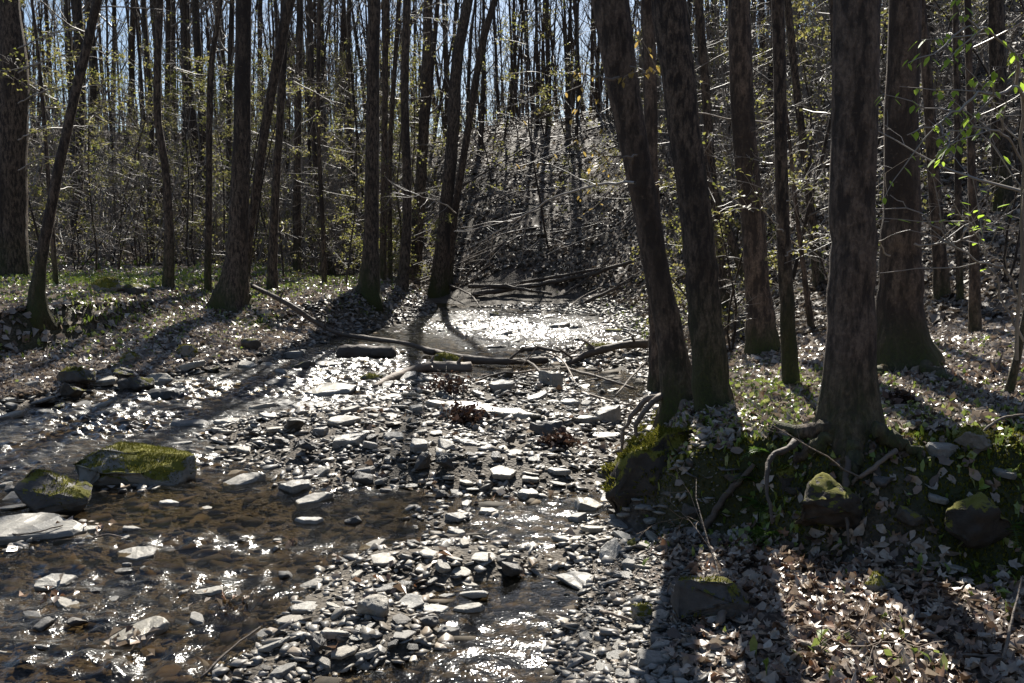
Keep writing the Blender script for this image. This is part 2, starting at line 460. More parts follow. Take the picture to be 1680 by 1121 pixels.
# ------------------------------------------------------------------ water
N = NT('stream_water'); c = N.n('TexCoord').outputs['Object']
rip = N.n('Attribute', _attribute_name='riffle').outputs['Fac']
fine = N.noise(c, 46.0, 2, .55, .3)
nrm = N.n('Bump', Height=N.math('MULTIPLY', fine, N.math('ADD', .4, N.math('MULTIPLY', rip, .6))), Strength=.6, Distance=.008).outputs[0]
gl = N.n('BsdfGlossy', Color=(1, 1, 1, 1), Roughness=N.math('MINIMUM', .21, N.math('ADD', .075, N.math('MULTIPLY', rip, .085))), Normal=nrm).outputs[0]
tp = N.n('BsdfTransparent', Color=(.52, .455, .34, 1)).outputs[0]
fc = N.n('LayerWeight', Blend=.5, Normal=nrm).outputs['Facing']
fr = N.math('ADD', .025, N.math('MULTIPLY', .975, N.math('POWER', fc, 5.0)))
o = N.n('MixShader', Fac=fr); N.set(o, 'i1', tp); N.set(o, 'i2', gl)
M['water'] = N.done(o.outputs[0])
ys = np.concatenate([np.linspace(-3, 3, 30, endpoint=False), np.linspace(3, 9, 420, endpoint=False), np.linspace(9, 16, 400, endpoint=False), np.linspace(16, 24, 330, endpoint=False), np.linspace(24, 30, 20)])
nu = 420
us = np.linspace(0, 1, nu)
XX = xl(ys)[:, None] - .8 + (xr(ys) - xl(ys) + 1.6)[:, None] * us[None, :]
YY = np.repeat(ys[:, None], nu, 1)
rif = 0 * XX
for px, py, a_, b_, s_ in [(380, 645, 2.2, 1.6, 2.3), (150, 700, 2.4, 1.4, 2.5), (20, 740, 2.2, 1.2, 2.4), (520, 605, 1.6, 2.2, 2.0), (300, 880, 1.6, .7, .16), (850, 545, 2.5, 3, 1.25), (820, 570, 1.5, 1.2, .8), (760, 530, 1.5, 2.5, 1.25), (920, 540, 1.5, 3, 1.25),
                          (880, 850, .45, .5, .5), (860, 900, .4, .4, .5), (760, 1060, .6, .35, .45), (860, 1050, .4, .3, .45), (960, 745, .3, .5, .8), (600, 600, 1, 1, .8), (60, 1010, .9, .40, 2.0), (250, 960, .9, .28, 1.6), (300, 890, .8, .22, 1.3), (470, 900, .6, .2, 1.1), (180, 1090, .6, .2, 1.7), (560, 800, .7, .2, 1.0), (640, 800, .6, .25, .4)]:
    bx, by = flat(px, py)
    rif = np.maximum(rif, s_ * np.exp(-((XX - bx) / a_) ** 2 - ((YY - by) / b_) ** 2))
# real ripples: crests lie across the current, which runs down and to the left
ca, sa = math.cos(math.radians(40)), math.sin(math.radians(40))
U = XX * ca + YY * sa; V = -XX * sa + YY * ca
big = vnoise(U * 5.5, V * 3.2, 301) + .6 * vnoise(U * 12, V * 8, 302) - .8
mid = vnoise(U * 19, V * 14, 303) - .5
cap = vnoise(U * 34 + 3 * big, V * 30, 304) - .5
gust = sstep(-.12, .25, fbm(U * .8, V * 1.6, 305, 3) + .08)
ZZ = zwater(YY) + .004 * fbm(XX * 3, YY * 3, 81, 2) + (.0035 + .030 * rif * gust) * big + (.0034 + .018 * rif * (.35 + gust)) * mid + (.0013 + .0065 * rif * (.35 + gust)) * cap
wvv = np.stack([XX, YY, ZZ], -1).reshape(-1, 3)
i = np.arange(len(ys) - 1)[:, None] * nu; j = np.arange(nu - 1)[None, :]
wq = np.stack([i + j, i + j + 1, i + nu + j + 1, i + nu + j], -1).reshape(-1, 4)
mb = MB(); mb.add(wvv, wq)
wo = mb.build('water', M['water'])
tag(wo, 'shallow clear stream water running over brown stones', kind='structure')
a_ = wo.data.attributes.new('riffle', 'FLOAT', 'POINT'); a_.data.foreach_set('value', rif.ravel().astype(np.float32))

# ------------------------------------------------------------------ trees
def rand_perp(rng, d):
    a = rng.normal(size=3); a -= d * a.dot(d); return a / (np.linalg.norm(a) + 1e-9)

def branch_pts(rng, p0, d, L, n, wander, up):
    """a limb that wanders and turns up towards the light"""
    pts = [np.array(p0, float)]; d = np.array(d, float); s = L / (n - 1)
    for k in range(n - 1):
        d = d + rng.normal(size=3) * wander + np.array([0, 0, up])
        d /= np.linalg.norm(d)
        pts.append(pts[-1] + d * s)
    return np.array(pts)

def add_leaves(mb, rng, pts, count, size, spread, m=0):
    """folded leaves scattered along a twig"""
    pts = np.asarray(pts)
    i = rng.integers(0, len(pts), count)
    c = pts[i] + rng.normal(size=(count, 3)) * spread
    leaf_quads(mb, rng, c, size * rng.uniform(.6, 1.25, count), None, m)

def leaf_quads(mb, rng, c, s, nrm=None, m=0, tilt=1.0):
    n = len(c)
    if nrm is None: nrm = rng.normal(size=(n, 3)) * .8 + [0, 0, .6]
    nrm = nrm / (np.linalg.norm(nrm, axis=1)[:, None] + 1e-9)
    a = rng.normal(size=(n, 3)); a -= nrm * (a * nrm).sum(1)[:, None]; a /= np.linalg.norm(a, axis=1)[:, None] + 1e-9
    b = np.cross(nrm, a)
    s = np.asarray(s)[:, None]
    fold = rng.uniform(.05, .45, (n, 1)) * tilt
    p0 = c - a * s * .5; p1 = c + a * s * .5 - nrm * s * rng.uniform(-.2, .2, (n, 1))
    wd = rng.uniform(.28, .46, (n, 1))
    p2 = c + b * s * wd + nrm * s * fold; p3 = c - b * s * wd + nrm * s * fold * rng.uniform(.3, 1.2, (n, 1))
    v = np.stack([p0, p2, p1, p3], 1).reshape(-1, 3)
    k = np.arange(n)[:, None] * 4
    mb.add(v, None, np.vstack([k + [0, 2, 1], k + [0, 3, 2]]), m)

def twigs(mb, rng, p, r0, depth, nchild, L, up, wander, sides, leafmb=None, leaf=0, lsize=.05, minr=.0025, ends=None):
    n = len(p)
    for c in range(nchild):
        f = rng.uniform(.25, 1.0); k = min(n - 2, int(f * (n - 1)))
        q = p[k] + (p[k + 1] - p[k]) * rng.random()
        d = p[k + 1] - p[k]; d /= np.linalg.norm(d) + 1e-9
        ang = rng.uniform(.45, .95)
        d2 = d * math.cos(ang) + rand_perp(rng, d) * math.sin(ang)
        l = L * rng.uniform(.5, 1.15) * (1.15 - .5 * f)
        m_ = 5 if depth > 1 else 4
        bp = branch_pts(rng, q, d2, l, m_, wander, up)
        rb = max(minr, r0 * (1 - .6 * f) * .45)
        tube(mb, bp, np.linspace(rb, max(minr * .6, rb * .3), m_), sides if depth > 1 else 3, cap=False)
        if depth > 1: twigs(mb, rng, bp, rb, depth - 1, nchild, L * .5, up, wander, 3, leafmb, leaf, lsize, minr)
        elif leafmb is not None and leaf and rng.random() < leaf:
            add_leaves(leafmb, rng, bp[1:], rng.integers(3, 9), lsize, lsize * .8)

def trunk_shape(rng, flare, lobes, n_flare_h, bumps=.022):
    ph = rng.uniform(0, 6.28, 4)
    def f(i, a, p):
        z = (p[:, 2] - p[0, 2])[:, None]
        fl = flare * np.exp(-np.maximum(z, 0) / n_flare_h)
        lob = 1 + fl * (1 + .55 * np.cos(lobes * a + ph[0]) + .3 * np.cos((lobes - 2) * a + ph[1]))
        b = 1 + bumps * (np.sin(2 * a + z * 1.3 + ph[2]) + .6 * np.sin(3 * a - z * 3.1 + ph[3]) + .5 * np.sin(z * 5 + a))
        return lob * b
    return f

def make_tree(seed, pts, radii, name='bare_tree', height_=17.0, crown_from=.45, limbs=9, limb_len=3.0, mats=('bark', 'twig'), flare=.55, sides=20, sink=.25,
              low=0, low_len=1.4, leaf=0.0, leaf_mat_='young_leaf', lsize=.05, nchild=5, depth=2, parent=None, seg=.12, low_range=None):
    """tree from a trunk polyline in world space (first point on the ground); parts: trunk, crown (, foliage)"""
    rng = np.random.default_rng(seed)
    pts = np.asarray(pts, float); base = pts[0].copy()
    pts = pts - base
    # carry the trunk on above the seen part
    if pts[-1, 2] < height_:
        d = pts[-1] - pts[-2]; d /= np.linalg.norm(d); z0 = pts[-1, 2]; r1 = radii[-1]
        nadd = max(3, int((height_ - z0) / 1.2)); cur = pts[-1].copy(); ext = []; er = []
        for k in range(nadd):
            d = d + rng.normal(size=3) * .05 + np.array([0, 0, .08]); d /= np.linalg.norm(d)
            cur = cur + d * (height_ - z0) / nadd; ext.append(cur.copy()); er.append(r1 * (1 - (k + 1) / nadd) ** .8 + .006)
        pts = np.vstack([pts, ext]); radii = np.concatenate([radii, er])
    n = max(10, int(pts[-1, 2] / .35))
    sp = spline(pts, n * 3)
    L = np.concatenate([[0], np.cumsum(np.linalg.norm(np.diff(sp, axis=0), axis=1))])
    Lr = np.concatenate([[0], np.cumsum(np.linalg.norm(np.diff(pts, axis=0), axis=1))])
    # finer rings near the foot
    s = np.concatenate([np.linspace(0, min(1.2, L[-1] * .2), 14, endpoint=False), np.linspace(min(1.2, L[-1] * .2), L[-1], n)])
    P = np.stack([np.interp(s, L, sp[:, k]) for k in range(3)], 1)
    R = np.interp(s, Lr / Lr[-1] * L[-1], radii)
    P[1:-1] += rng.normal(size=(len(P) - 2, 3)) * np.minimum(.006, R[1:-1] * .04)[:, None]
    P = np.vstack([P[0] - [0, 0, sink], P]); R = np.concatenate([[R[0]], R])
    root = empty(name, base) if parent is None else parent
    mb = MB()
    sh = trunk_shape(rng, flare, 5, max(.18, 1.6 * radii[0]))
    tube(mb, P, R, sides, shape=sh)
    mb.build('trunk', M[mats[0]], root)
    cb = MB(); lb = MB()
    z = P[:, 2]
    for k in range(limbs):
        f = crown_from + (1 - crown_from) * rng.random() ** .9
        zz = f * height_; kk = int(np.clip(np.searchsorted(z, zz), 1, len(P) - 2))
        d = P[kk + 1] - P[kk]; d /= np.linalg.norm(d)
        ang = rng.uniform(.5, 1.1)
        d2 = d * math.cos(ang) + rand_perp(rng, d) * math.sin(ang)
        l = limb_len * rng.uniform(.6, 1.2) * (1.25 - .75 * (f - crown_from) / (1 - crown_from))
        bp = branch_pts(rng, P[kk], d2, l, 8, .10, .10)
        rb = min(R[kk] * .6, .012 * l + .008)
        tube(cb, bp, np.linspace(rb, .006, 8), 5, cap=False)
        twigs(cb, rng, bp, rb, depth, nchild, l * .42, .05, .13, 4, lb, leaf, lsize, .004)
    if low:
        lr_ = low_range or (.12, crown_from)
        for k in range(low):
            zz = rng.uniform(*lr_) * height_; kk = int(np.clip(np.searchsorted(z, zz), 1, len(P) - 2))
            d = rand_perp(rng, np.array([0, 0, 1.0])); d = d + np.array([0, 0, rng.uniform(-.1, .5)]); d /= np.linalg.norm(d)
            l = low_len * rng.uniform(.5, 1.3)
            bp = branch_pts(rng, P[kk], d, l, 7, .12, .01)
            tube(cb, bp, np.linspace(.004 + .006 * l, .003, 7), 4, cap=False)
            twigs(cb, rng, bp, .008, 2, 4, l * .45, .0, .16, 3, lb, leaf, lsize, .0025)
    if cb.n: cb.build('crown', M[mats[1]], root)
    if lb.n: lb.build('foliage', M[leaf_mat_], root)
    return root

def px_tree(seed, base, line, **kw):
    """line: [(px, py, width px)] up the trunk; first entry is the foot"""
    p0 = at(*base) if len(base) == 2 else Vector((*flat(base[0], base[1], base[2]), base[2]))
    pts = [np.array(p0)]; rad = [line[0][2] / 2 * p0.y / FPX]
    lean = kw.pop('lean', 0.0)
    for px, py, w in line[1:]:
        q = at_depth(px, py, p0.y); q[1] += lean * (q[2] - p0.z)
        pts.append(q); rad.append(.94 * w / 2 * p0.y / FPX)
    label = kw.pop('label'); cat = kw.pop('cat', 'tree'); group = kw.pop('group', None)
    t = make_tree(seed, pts, np.array(rad), **kw)
    tag(t, label, cat, group)
    return t

# the trunks one can tell apart, left to right
TRUNKS = [
 dict(seed=1, base=(16, 458), line=[(16, 458, 56), (18, 250, 50), (22, 120, 48), (14, 0, 34)], height_=19, flare=.35, low=4, low_len=2, leaf=.5, lsize=.07, label='thick dark tree with a forking stem at the far left edge'),
 dict(seed=2, base=(60, 512), line=[(60, 512, 30), (66, 440, 20), (100, 260, 16), (160, 0, 14)], height_=13, flare=.7, low=5, low_len=1.2, leaf=.3, label='leaning dark tree on the undercut left bank'),
 dict(seed=3, base=(92, 472), line=[(92, 472, 9), (84, 350, 8), (64, 100, 6), (52, 0, 5)], height_=11, low=6, leaf=.4, sides=8, label='thin slightly crooked sapling trunk behind the leaning dark tree'),
 dict(seed=4, base=(276, 474), line=[(276, 474, 19), (277, 390, 15), (272, 280, 13), (258, 180, 13), (262, 0, 12)], height_=15, flare=.45, label='curved slim tree standing just right of the pair of mossy boulders'),
 dict(seed=5, base=(341, 479), line=[(341, 479, 12), (343, 300, 11), (346, 120, 10), (362, 0, 8)], height_=14, flare=.3, low=3, label='slim straight tree between the curved slim tree and the thick bank tree'),
 dict(seed=6, base=(378, 506), line=[(378, 506, 52), (388, 420, 34), (396, 250, 30), (401, 0, 25)], height_=19, flare=.7, label='thick straight tree at the top of the sunlit left bank'),
 dict(seed=7, base=(398, 492), line=[(398, 492, 20), (408, 400, 14), (432, 230, 16), (455, 100, 17), (476, 0, 18)], height_=16, flare=.3, label='tree leaning right from the foot of the thick left bank tree'),
 dict(seed=8, base=(446, 478), line=[(446, 478, 18), (450, 350, 14), (462, 150, 13), (466, 0, 12)], height_=17, flare=.5, low=3, label='straight dark tree with its shadow running down the left bank, right of the leaning stem'),
 dict(seed=9, base=(488, 447), line=[(488, 447, 14), (488, 250, 12), (492, 0, 11)], height_=17, flare=.3, low=6, leaf=.3, label='reddish brown straight tree set back on the left terrace'),
 dict(seed=10, base=(548, 455), line=[(548, 455, 11), (530, 380, 10), (515, 230, 9), (508, 0, 9)], height_=15, flare=.3, low=5, leaf=.3, label='slender tree with a kinked foot leaning left on the terrace'),
 dict(seed=11, base=(532, 468), line=[(532, 468, 9), (530, 380, 8), (522, 200, 7), (524, 0, 7)], height_=13, flare=.3, sides=8, low=4, label='very thin pole tree close by the kinked slender tree'),
 dict(seed=12, base=(605, 488), line=[(605, 488, 34), (609, 400, 26), (611, 200, 23), (614, 0, 20)], height_=19, flare=.65, label='thick brown tree leftmost of the clump above the dark cut bank'),
 dict(seed=13, base=(628, 462), line=[(628, 462, 12), (630, 300, 11), (634, 0, 10)], height_=16, low=3, leaf=.4, label='narrow tree just behind the thick brown tree of the clump'),
 dict(seed=14, base=(660, 478), line=[(660, 478, 20), (668, 350, 16), (664, 150, 14), (668, 0, 13)], height_=18, flare=.5, label='mid brown tree in the middle of the clump above the dark cut bank'),
 dict(seed=15, base=(678, 468), line=[(678, 468, 24), (688, 330, 20), (698, 150, 17), (702, 0, 15)], height_=18, flare=.4, leaf=.3, low=2, label='reddish trunk leaning slightly right inside the clump'),
 dict(seed=16, base=(718, 486), line=[(718, 486, 30), (728, 380, 24), (742, 230, 21), (750, 100, 19), (768, 0, 17)], height_=18, flare=.5, label='darkest trunk of the clump standing nearest the stream bend'),
 dict(seed=17, base=(736, 470), line=[(736, 470, 13), (745, 360, 12), (765, 230, 12), (790, 80, 12), (812, 0, 11)], height_=16, flare=.3, label='stem leaning right away from the darkest trunk of the clump'),
 dict(seed=18, base=(640, 462), line=[(640, 462, 9), (640, 250, 8), (655, 0, 8)], height_=15, sides=8, low=3, leaf=.4, label='thin pole between the thick brown tree and the mid brown tree'),
 # right bank
 dict(seed=21, base=(1118, 668), line=[(1118, 668, 64), (1104, 580, 50), (1078, 450, 45), (1052, 300, 46), (1018, 120, 56), (1000, 0, 62)], height_=17, flare=.5, sides=28, mats=('bark_smooth', 'twig'), label='big trunk leaning left over the stream on the mossy bank edge'),
 dict(seed=22, base=(1084, 640), line=[(1084, 640, 40), (1078, 500, 30), (1070, 300, 24), (1062, 0, 21)], height_=16, flare=.35, sides=20, mats=('bark_smooth', 'twig'), label='slimmer dark stem close behind the big left leaning trunk'),
 dict(seed=23, base=(1172, 672), line=[(1172, 672, 62), (1160, 560, 58), (1138, 320, 52), (1112, 130, 56), (1096, 0, 60)], height_=18, flare=.35, sides=28, mats=('bark', 'twig'), label='furrowed bark trunk leaning left beside the big leaning trunk'),
 dict(seed=24, base=(1188, 512), line=[(1188, 512, 22), (1172, 350, 18), (1158, 150, 15), (1146, 0, 14)], height_=17, flare=.4, low=3, label='slim tree leaning left behind the furrowed trunk'),
 dict(seed=25, base=(1252, 580), line=[(1252, 580, 54), (1243, 470, 42), (1228, 300, 40), (1215, 120, 38), (1213, 0, 36)], height_=18, flare=.35, sides=22, mats=('bark_smooth', 'twig'), low=3, label='tall brown tree with a slight bend right of the leaning pair'),
 dict(seed=26, base=(1298, 640), line=[(1298, 640, 28), (1292, 520, 25), (1282, 300, 22), (1276, 0, 21)], height_=15, flare=.25, sides=18, label='slim dark tree nearly upright before the tall bent tree'),
 dict(seed=27, base=(1396, 715), line=[(1396, 715, 100), (1394, 600, 84), (1398, 450, 76), (1402, 250, 74), (1404, 0, 74)], height_=20, flare=.55, sides=36, mats=('bark_smooth', 'twig'), label='thickest upright trunk with roots on the edge of the right bank'),
 dict(seed=28, base=(1378, 610), line=[(1378, 610, 20), (1376, 300, 18), (1370, 0, 18)], height_=16, flare=.2, sides=16, label='dark stem half hidden behind the thickest upright trunk'),
 dict(seed=29, base=(1480, 608), line=[(1480, 608, 96), (1478, 520, 72), (1478, 300, 58), (1484, 0, 52)], height_=19, flare=.75, sides=32, mats=('bark_smooth', 'twig'), low=3, label='broad based trunk with flaring mossy foot right of the thickest trunk'),
 dict(seed=30, base=(1546, 494), line=[(1546, 494, 27), (1540, 400, 22), (1526, 200, 18), (1515, 60, 16), (1510, 0, 16)], height_=15, flare=.4, low=4, mats=('bark_smooth', 'pale_twig'), label='grey brown tree leaning left on the leafy right slope'),
 dict(seed=31, base=(1600, 553), line=[(1600, 553, 20), (1598, 400, 16), (1592, 200, 12), (1587, 0, 11)], height_=12, flare=.4, sides=12, mats=('bark_smooth', 'pale_twig'), low=3, label='slim pole tree on the sunlit leaf litter at right'),
 dict(seed=32, base=(1575, 500), line=[(1575, 500, 12), (1572, 300, 11), (1568, 0, 10)], height_=14, flare=.3, sides=10, low=3, label='thin dark pole tree just left of the slim pole tree'),
 dict(seed=33, base=(1646, 345), line=[(1646, 345, 32), (1640, 200, 27), (1634, 0, 25)], height_=18, flare=.4, label='stout dark tree high on the right slope near the frame edge'),
 dict(seed=34, base=(1344, 470), line=[(1344, 470, 18), (1325, 300, 14), (1305, 130, 13), (1292, 0, 12)], height_=17, flare=.3, low=4, leaf=.3, label='slim tree leaning left on the slope behind the slim dark tree'),
 dict(seed=35, base=(1332, 545), line=[(1332, 545, 12), (1318, 440, 9), (1302, 300, 7), (1290, 180, 5)], height_=7, flare=.3, sides=8, mats=('bark_smooth', 'pale_twig'), low=4, leaf=.4, label='small crooked sapling right of the slim dark tree'),
 dict(seed=36, base=(1238, 490), line=[(1238, 490, 18), (1210, 420, 16), (1180, 340, 15), (1150, 250, 13)], height_=12, flare=.3, low=3, label='slanting dark trunk tipping left behind the tall bent tree'),
 dict(seed=37, base=(1652, 655), line=[(1652, 655, 16), (1668, 590, 13), (1690, 480, 11), (1720, 330, 9)], height_=6, flare=.4, sides=10, low=4, low_len=1.1, mats=('bark', 'pale_twig'), label='dark leaning young trunk at the right frame edge'),
]
for d in TRUNKS:
    d = dict(d); sides = d.get('sides', 14); d['sides'] = sides
    px_tree(d.pop('seed'), d.pop('base'), d.pop('line'), **d)

# ------------------------------------------------------------------ the wood behind: copies of a few grown trees
def proto_tree(seed, h, r, lean, **kw):
    rng = np.random.default_rng(seed)
    n = 6; z = np.linspace(0, h * .7, n)
    x = lean * z + np.cumsum(rng.normal(size=n) * .06); x[0] = 0
    y = np.cumsum(rng.normal(size=n) * .06); y[0] = 0
    pts = np.stack([x, y, z], 1)
    return make_tree(seed, pts, r * (1 - .45 * z / h), height_=h, **kw)

PROTO = [
 proto_tree(101, 19, .13, .02, crown_from=.35, limbs=20, limb_len=3.4, sides=9, mats=('bark_far', 'twig'), nchild=5, low=5, low_len=1.6),
 proto_tree(102, 17, .095, -.03, crown_from=.30, limbs=18, limb_len=2.6, sides=8, mats=('bark_far', 'twig'), nchild=5, low=6, low_len=1.4, leaf=.10),
 proto_tree(103, 21, .17, .01, crown_from=.40, limbs=22, limb_len=4.0, sides=10, mats=('bark_far', 'twig'), nchild=5, low=3, low_len=2.0),
 proto_tree(104, 15, .065, .04, crown_from=.35, limbs=16, limb_len=2.0, sides=7, mats=('bark_far', 'twig'), nchild=5, low=7, low_len=1.2, leaf=.14),
 proto_tree(105, 18, .11, -.02, crown_from=.28, limbs=20, limb_len=3.0, sides=8, mats=('bark_far', 'twig'), nchild=5, low=5, low_len=1.8),
 proto_tree(106, 13, .05, -.05, crown_from=.3, limbs=14, limb_len=1.8, sides=6, mats=('bark_far', 'twig'), nchild=5, low=8, low_len=1.1, leaf=.15),
]
def zone_label(x, y):
    px, py, _ = to_px(x, y, height(x, y))
    if px < 330: return 'bare slender tree in the wood behind the left terrace', 'trees behind the left terrace'
    if px < 600: return 'bare tree in the wood behind the thick left bank tree', 'trees behind the left bank'
    if px < 790: return 'bare tree in the wood behind the dark clump of trunks', 'trees behind the clump'
    if px < 1050: return 'bare tree on the steep hillside facing down the stream', 'trees on the steep middle hillside'
    if px < 1350: return 'bare tree on the slope behind the leaning right bank trunks', 'trees behind the leaning trunks'
    return 'bare tree on the rising slope at the right', 'trees on the right slope'

rng = np.random.default_rng(7)
spots = []; used = [False] * len(PROTO)
tries = 0
near_ok = [(-.6, 29), (-.2, 27), (-.09, 26), (.0, 28), (.1, 27), (.16, 22), (.25, 21), (.35, 20), (.6, 18)]
while len(spots) < 195 and tries < 20000:
    tries += 1
    a = rng.uniform(-.60, .58); rmin = np.interp(a, [q[0] for q in near_ok], [q[1] for q in near_ok])
    r = rmin + (66 - rmin) * rng.random() ** 1.05
    x, y = r * math.sin(a), r * math.cos(a)
    if any((x - s[0]) ** 2 + (y - s[1]) ** 2 < (1.3 if r > 30 else 2.2) ** 2 for s in spots): continue
    if -0.06 < a < 0.14 and r < 43 and rng.random() < .88: continue
    if a > .13 and r < 32 and rng.random() < .45: continue
    spots.append((x, y))
for i_, (x, y) in enumerate(spots):
    k = int(rng.choice(len(PROTO), p=[.2, .2, .12, .2, .16, .12]))
    if used[k]: o = copy_tree(PROTO[k])
    else: o = PROTO[k]; used[k] = True
    o.location = (x, y, H1(x, y) - .03)
    s = rng.uniform(.8, 1.15)
    if -.14 < math.atan2(x, y) < .18: s *= .66
    o.scale = (s, s, s * rng.uniform(.92, 1.08))
    o.rotation_euler = (rng.normal() * .03, rng.normal() * .03, rng.uniform(0, 6.28))
    lab, grp = zone_label(x, y)
    tag(o, lab, 'tree', grp)

# thin growth under the trees
def proto_sapling(seed, h, r, leaf, lm, n=10, ll=1.3, lsize=.055, stems=1, mat='twig'):
    rng = np.random.default_rng(seed)
    root = empty('sapling')
    tb = MB(); cb = MB(); lb = MB()
    for s in range(stems):
        d = np.array([rng.normal() * .15, rng.normal() * .15, 1.0]) if stems == 1 else np.array([rng.normal() * .4, rng.normal() * .4, 1.0])
        p = branch_pts(rng, [0, 0, -.05], d / np.linalg.norm(d), h * rng.uniform(.8, 1.1), 10, .08, .05)
        tube(tb, p, np.linspace(r, r * .25, 10), 6, cap=False)
        for k in range(n):
            f = rng.uniform(.15, 1); kk = min(8, int(f * 9))
            dd = rand_perp(rng, np.array([0, 0, 1.0])) + np.array([0, 0, rng.uniform(-.1, .6)]); dd /= np.linalg.norm(dd)
            l = ll * rng.uniform(.5, 1.2) * (1.2 - .6 * f)
            bp = branch_pts(rng, p[kk], dd, l, 7, .13, .0)
            tube(cb, bp, np.linspace(r * .35, .003, 7), 4, cap=False)
            twigs(cb, rng, bp, .007, 2, 4, l * .45, .0, .15, 3, lb, leaf, lsize, .0026)
    tb.build('trunk', M['bark_far'], root); cb.build('crown', M[mat], root)
    if lb.n: lb.build('foliage', M[lm], root)
    return root
SAP = [proto_sapling(201, 5.5, .028, .5, 'young_leaf', 14, 1.5, .055), proto_sapling(202, 4.0, .022, .35, 'young_leaf', 12, 1.2, .05), proto_sapling(203, 6.5, .032, .15, 'young_leaf', 16, 1.6, .07),
       proto_sapling(204, 2.2, .012, .45, 'young_leaf', 7, .8, .055, 4), proto_sapling(205, 3.0, .016, .05, 'young_leaf', 8, 1.2, .05, 3, 'pale_twig'), proto_sapling(206, 5.0, .024, .7, 'young_leaf', 13, 1.4, .058)]
sused = [False] * len(SAP)
def sap_label(px):
    if px < 330: return 'thin budding sapling with pale yellow leaves behind the left terrace', 'saplings behind the left terrace'
    if px < 760: return 'thin twiggy sapling in the shade behind the left trunks', 'saplings behind the left trunks'
    if px < 1060: return 'small twiggy sapling on the steep middle hillside', 'saplings on the middle hillside'
    return 'thin budding sapling on the right slope', 'saplings on the right slope'
n_ = 0; tries = 0; pts_ = []
while n_ < 190 and tries < 12000:
    tries += 1
    a = rng.uniform(-.56, .56); rmin = np.interp(a, [-.6, -.2, -.09, 0, .1, .16, .25, .6], [21, 20, 23, 25, 24, 14, 11, 11])
    r = rmin + (45 - rmin) * rng.random() ** 1.5
    if a > -.12 and rng.random() < (.5 if a < .12 else .62): continue
    if -.07 < a < .12 and rng.random() < .8: continue
    x, y = r * math.sin(a), r * math.cos(a)
    if any((x - q[0]) ** 2 + (y - q[1]) ** 2 < 1.0 for q in pts_): continue
    pts_.append((x, y)); n_ += 1
    px, _, _ = to_px(x, y, height(x, y))
    k = int(rng.choice(6, p=[.24, .2, .12, .16, .1, .18])) if px < 760 else int(rng.choice(6, p=[.12, .2, .2, .16, .22, .10]))
    if sused[k]: o = copy_tree(SAP[k])
    else: o = SAP[k]; sused[k] = True
    o.location = (x, y, H1(x, y)); s = rng.uniform(.75, 1.25); o.scale = (s, s, s); o.rotation_euler = (0, 0, rng.uniform(0, 6.28))
    lab, grp = sap_label(px); tag(o, lab, 'sapling', grp)

# the far wood that reads as one mass of stems
mb = MB()
for k in range(720):
    a = rng.uniform(-.75, .72); r1 = np.interp(a, RIDGE_A, RIDGE_R1)
    r = rng.uniform(r1 - 8, r1 + 42)
    x, y = r * math.sin(a), r * math.cos(a); z = H1(x, y)
    h = rng.uniform(9.5, 14); rb = rng.uniform(.04, .13)
    p = branch_pts(rng, [x, y, z - .2], [rng.normal() * .05, rng.normal() * .05, 1], h, 7, .035, .02)
    tube(mb, p, np.linspace(rb, rb * .15, 7), 4, cap=False)
    for b in range(9):
        kk = rng.integers(2, 6)
        d = rand_perp(rng, np.array([0, 0, 1.])) * .6 + [0, 0, .8]
        bp = branch_pts(rng, p[kk], d / np.linalg.norm(d), rng.uniform(1.2, 4), 4, .12, .06)
        tube(mb, bp, np.linspace(.028, .008, 4), 3, cap=False)
        for t_ in range(2):
            d3 = (bp[2] - bp[1]); d3 = d3 / np.linalg.norm(d3) + rng.normal(size=3) * .5; d3 /= np.linalg.norm(d3)
            b2 = branch_pts(rng, bp[2], d3, rng.uniform(.6, 1.8), 3, .15, .05)
            tube(mb, b2, np.linspace(.012, .005, 3), 3, cap=False)
fw = mb.build('distant_woods', M['bark_far'])
tag(fw, 'dense mass of thin bare trees along the ridge', 'woods', kind='stuff')

# twiggy brush on the slopes that nobody could count
rng = np.random.default_rng(17)
mb = MB()
for k in range(2300):
    a = rng.uniform(-.64, .62); rmin = np.interp(a, [-.62, -.2, -.08, .1, .2, .62], [25, 25, 33, 31, 17, 14]); r = rmin + (52 - rmin) * rng.random() ** 1.1
    if -.11 < a < .13 and r < 47 and rng.random() < .85: continue
    x, y = r * math.sin(a), r * math.cos(a); z = H1(x, y); h = rng.uniform(1.2, 6.5); rb = rng.uniform(.008, .022) * (1 + r / 60)
    p = branch_pts(rng, [x, y, z - .1], [rng.normal() * .3, rng.normal() * .3, 1], h, 6, .10, .02)
    tube(mb, p, np.linspace(rb, rb * .3, 6), 3, cap=False)
    for b in range(5):
        kk = rng.integers(1, 5); d = rand_perp(rng, np.array([0, 0, 1.])) + [0, 0, rng.uniform(-.1, .8)]
        bp = branch_pts(rng, p[kk], d / np.linalg.norm(d), rng.uniform(.5, 1.8), 4, .16, .0)
        tube(mb, bp, np.linspace(rb * .5, .004, 4), 3, cap=False)
br_ = mb.build('brush', M['twig'])
tag(br_, 'fine tangle of bare twigs and brush on the slopes', 'brush', kind='stuff')

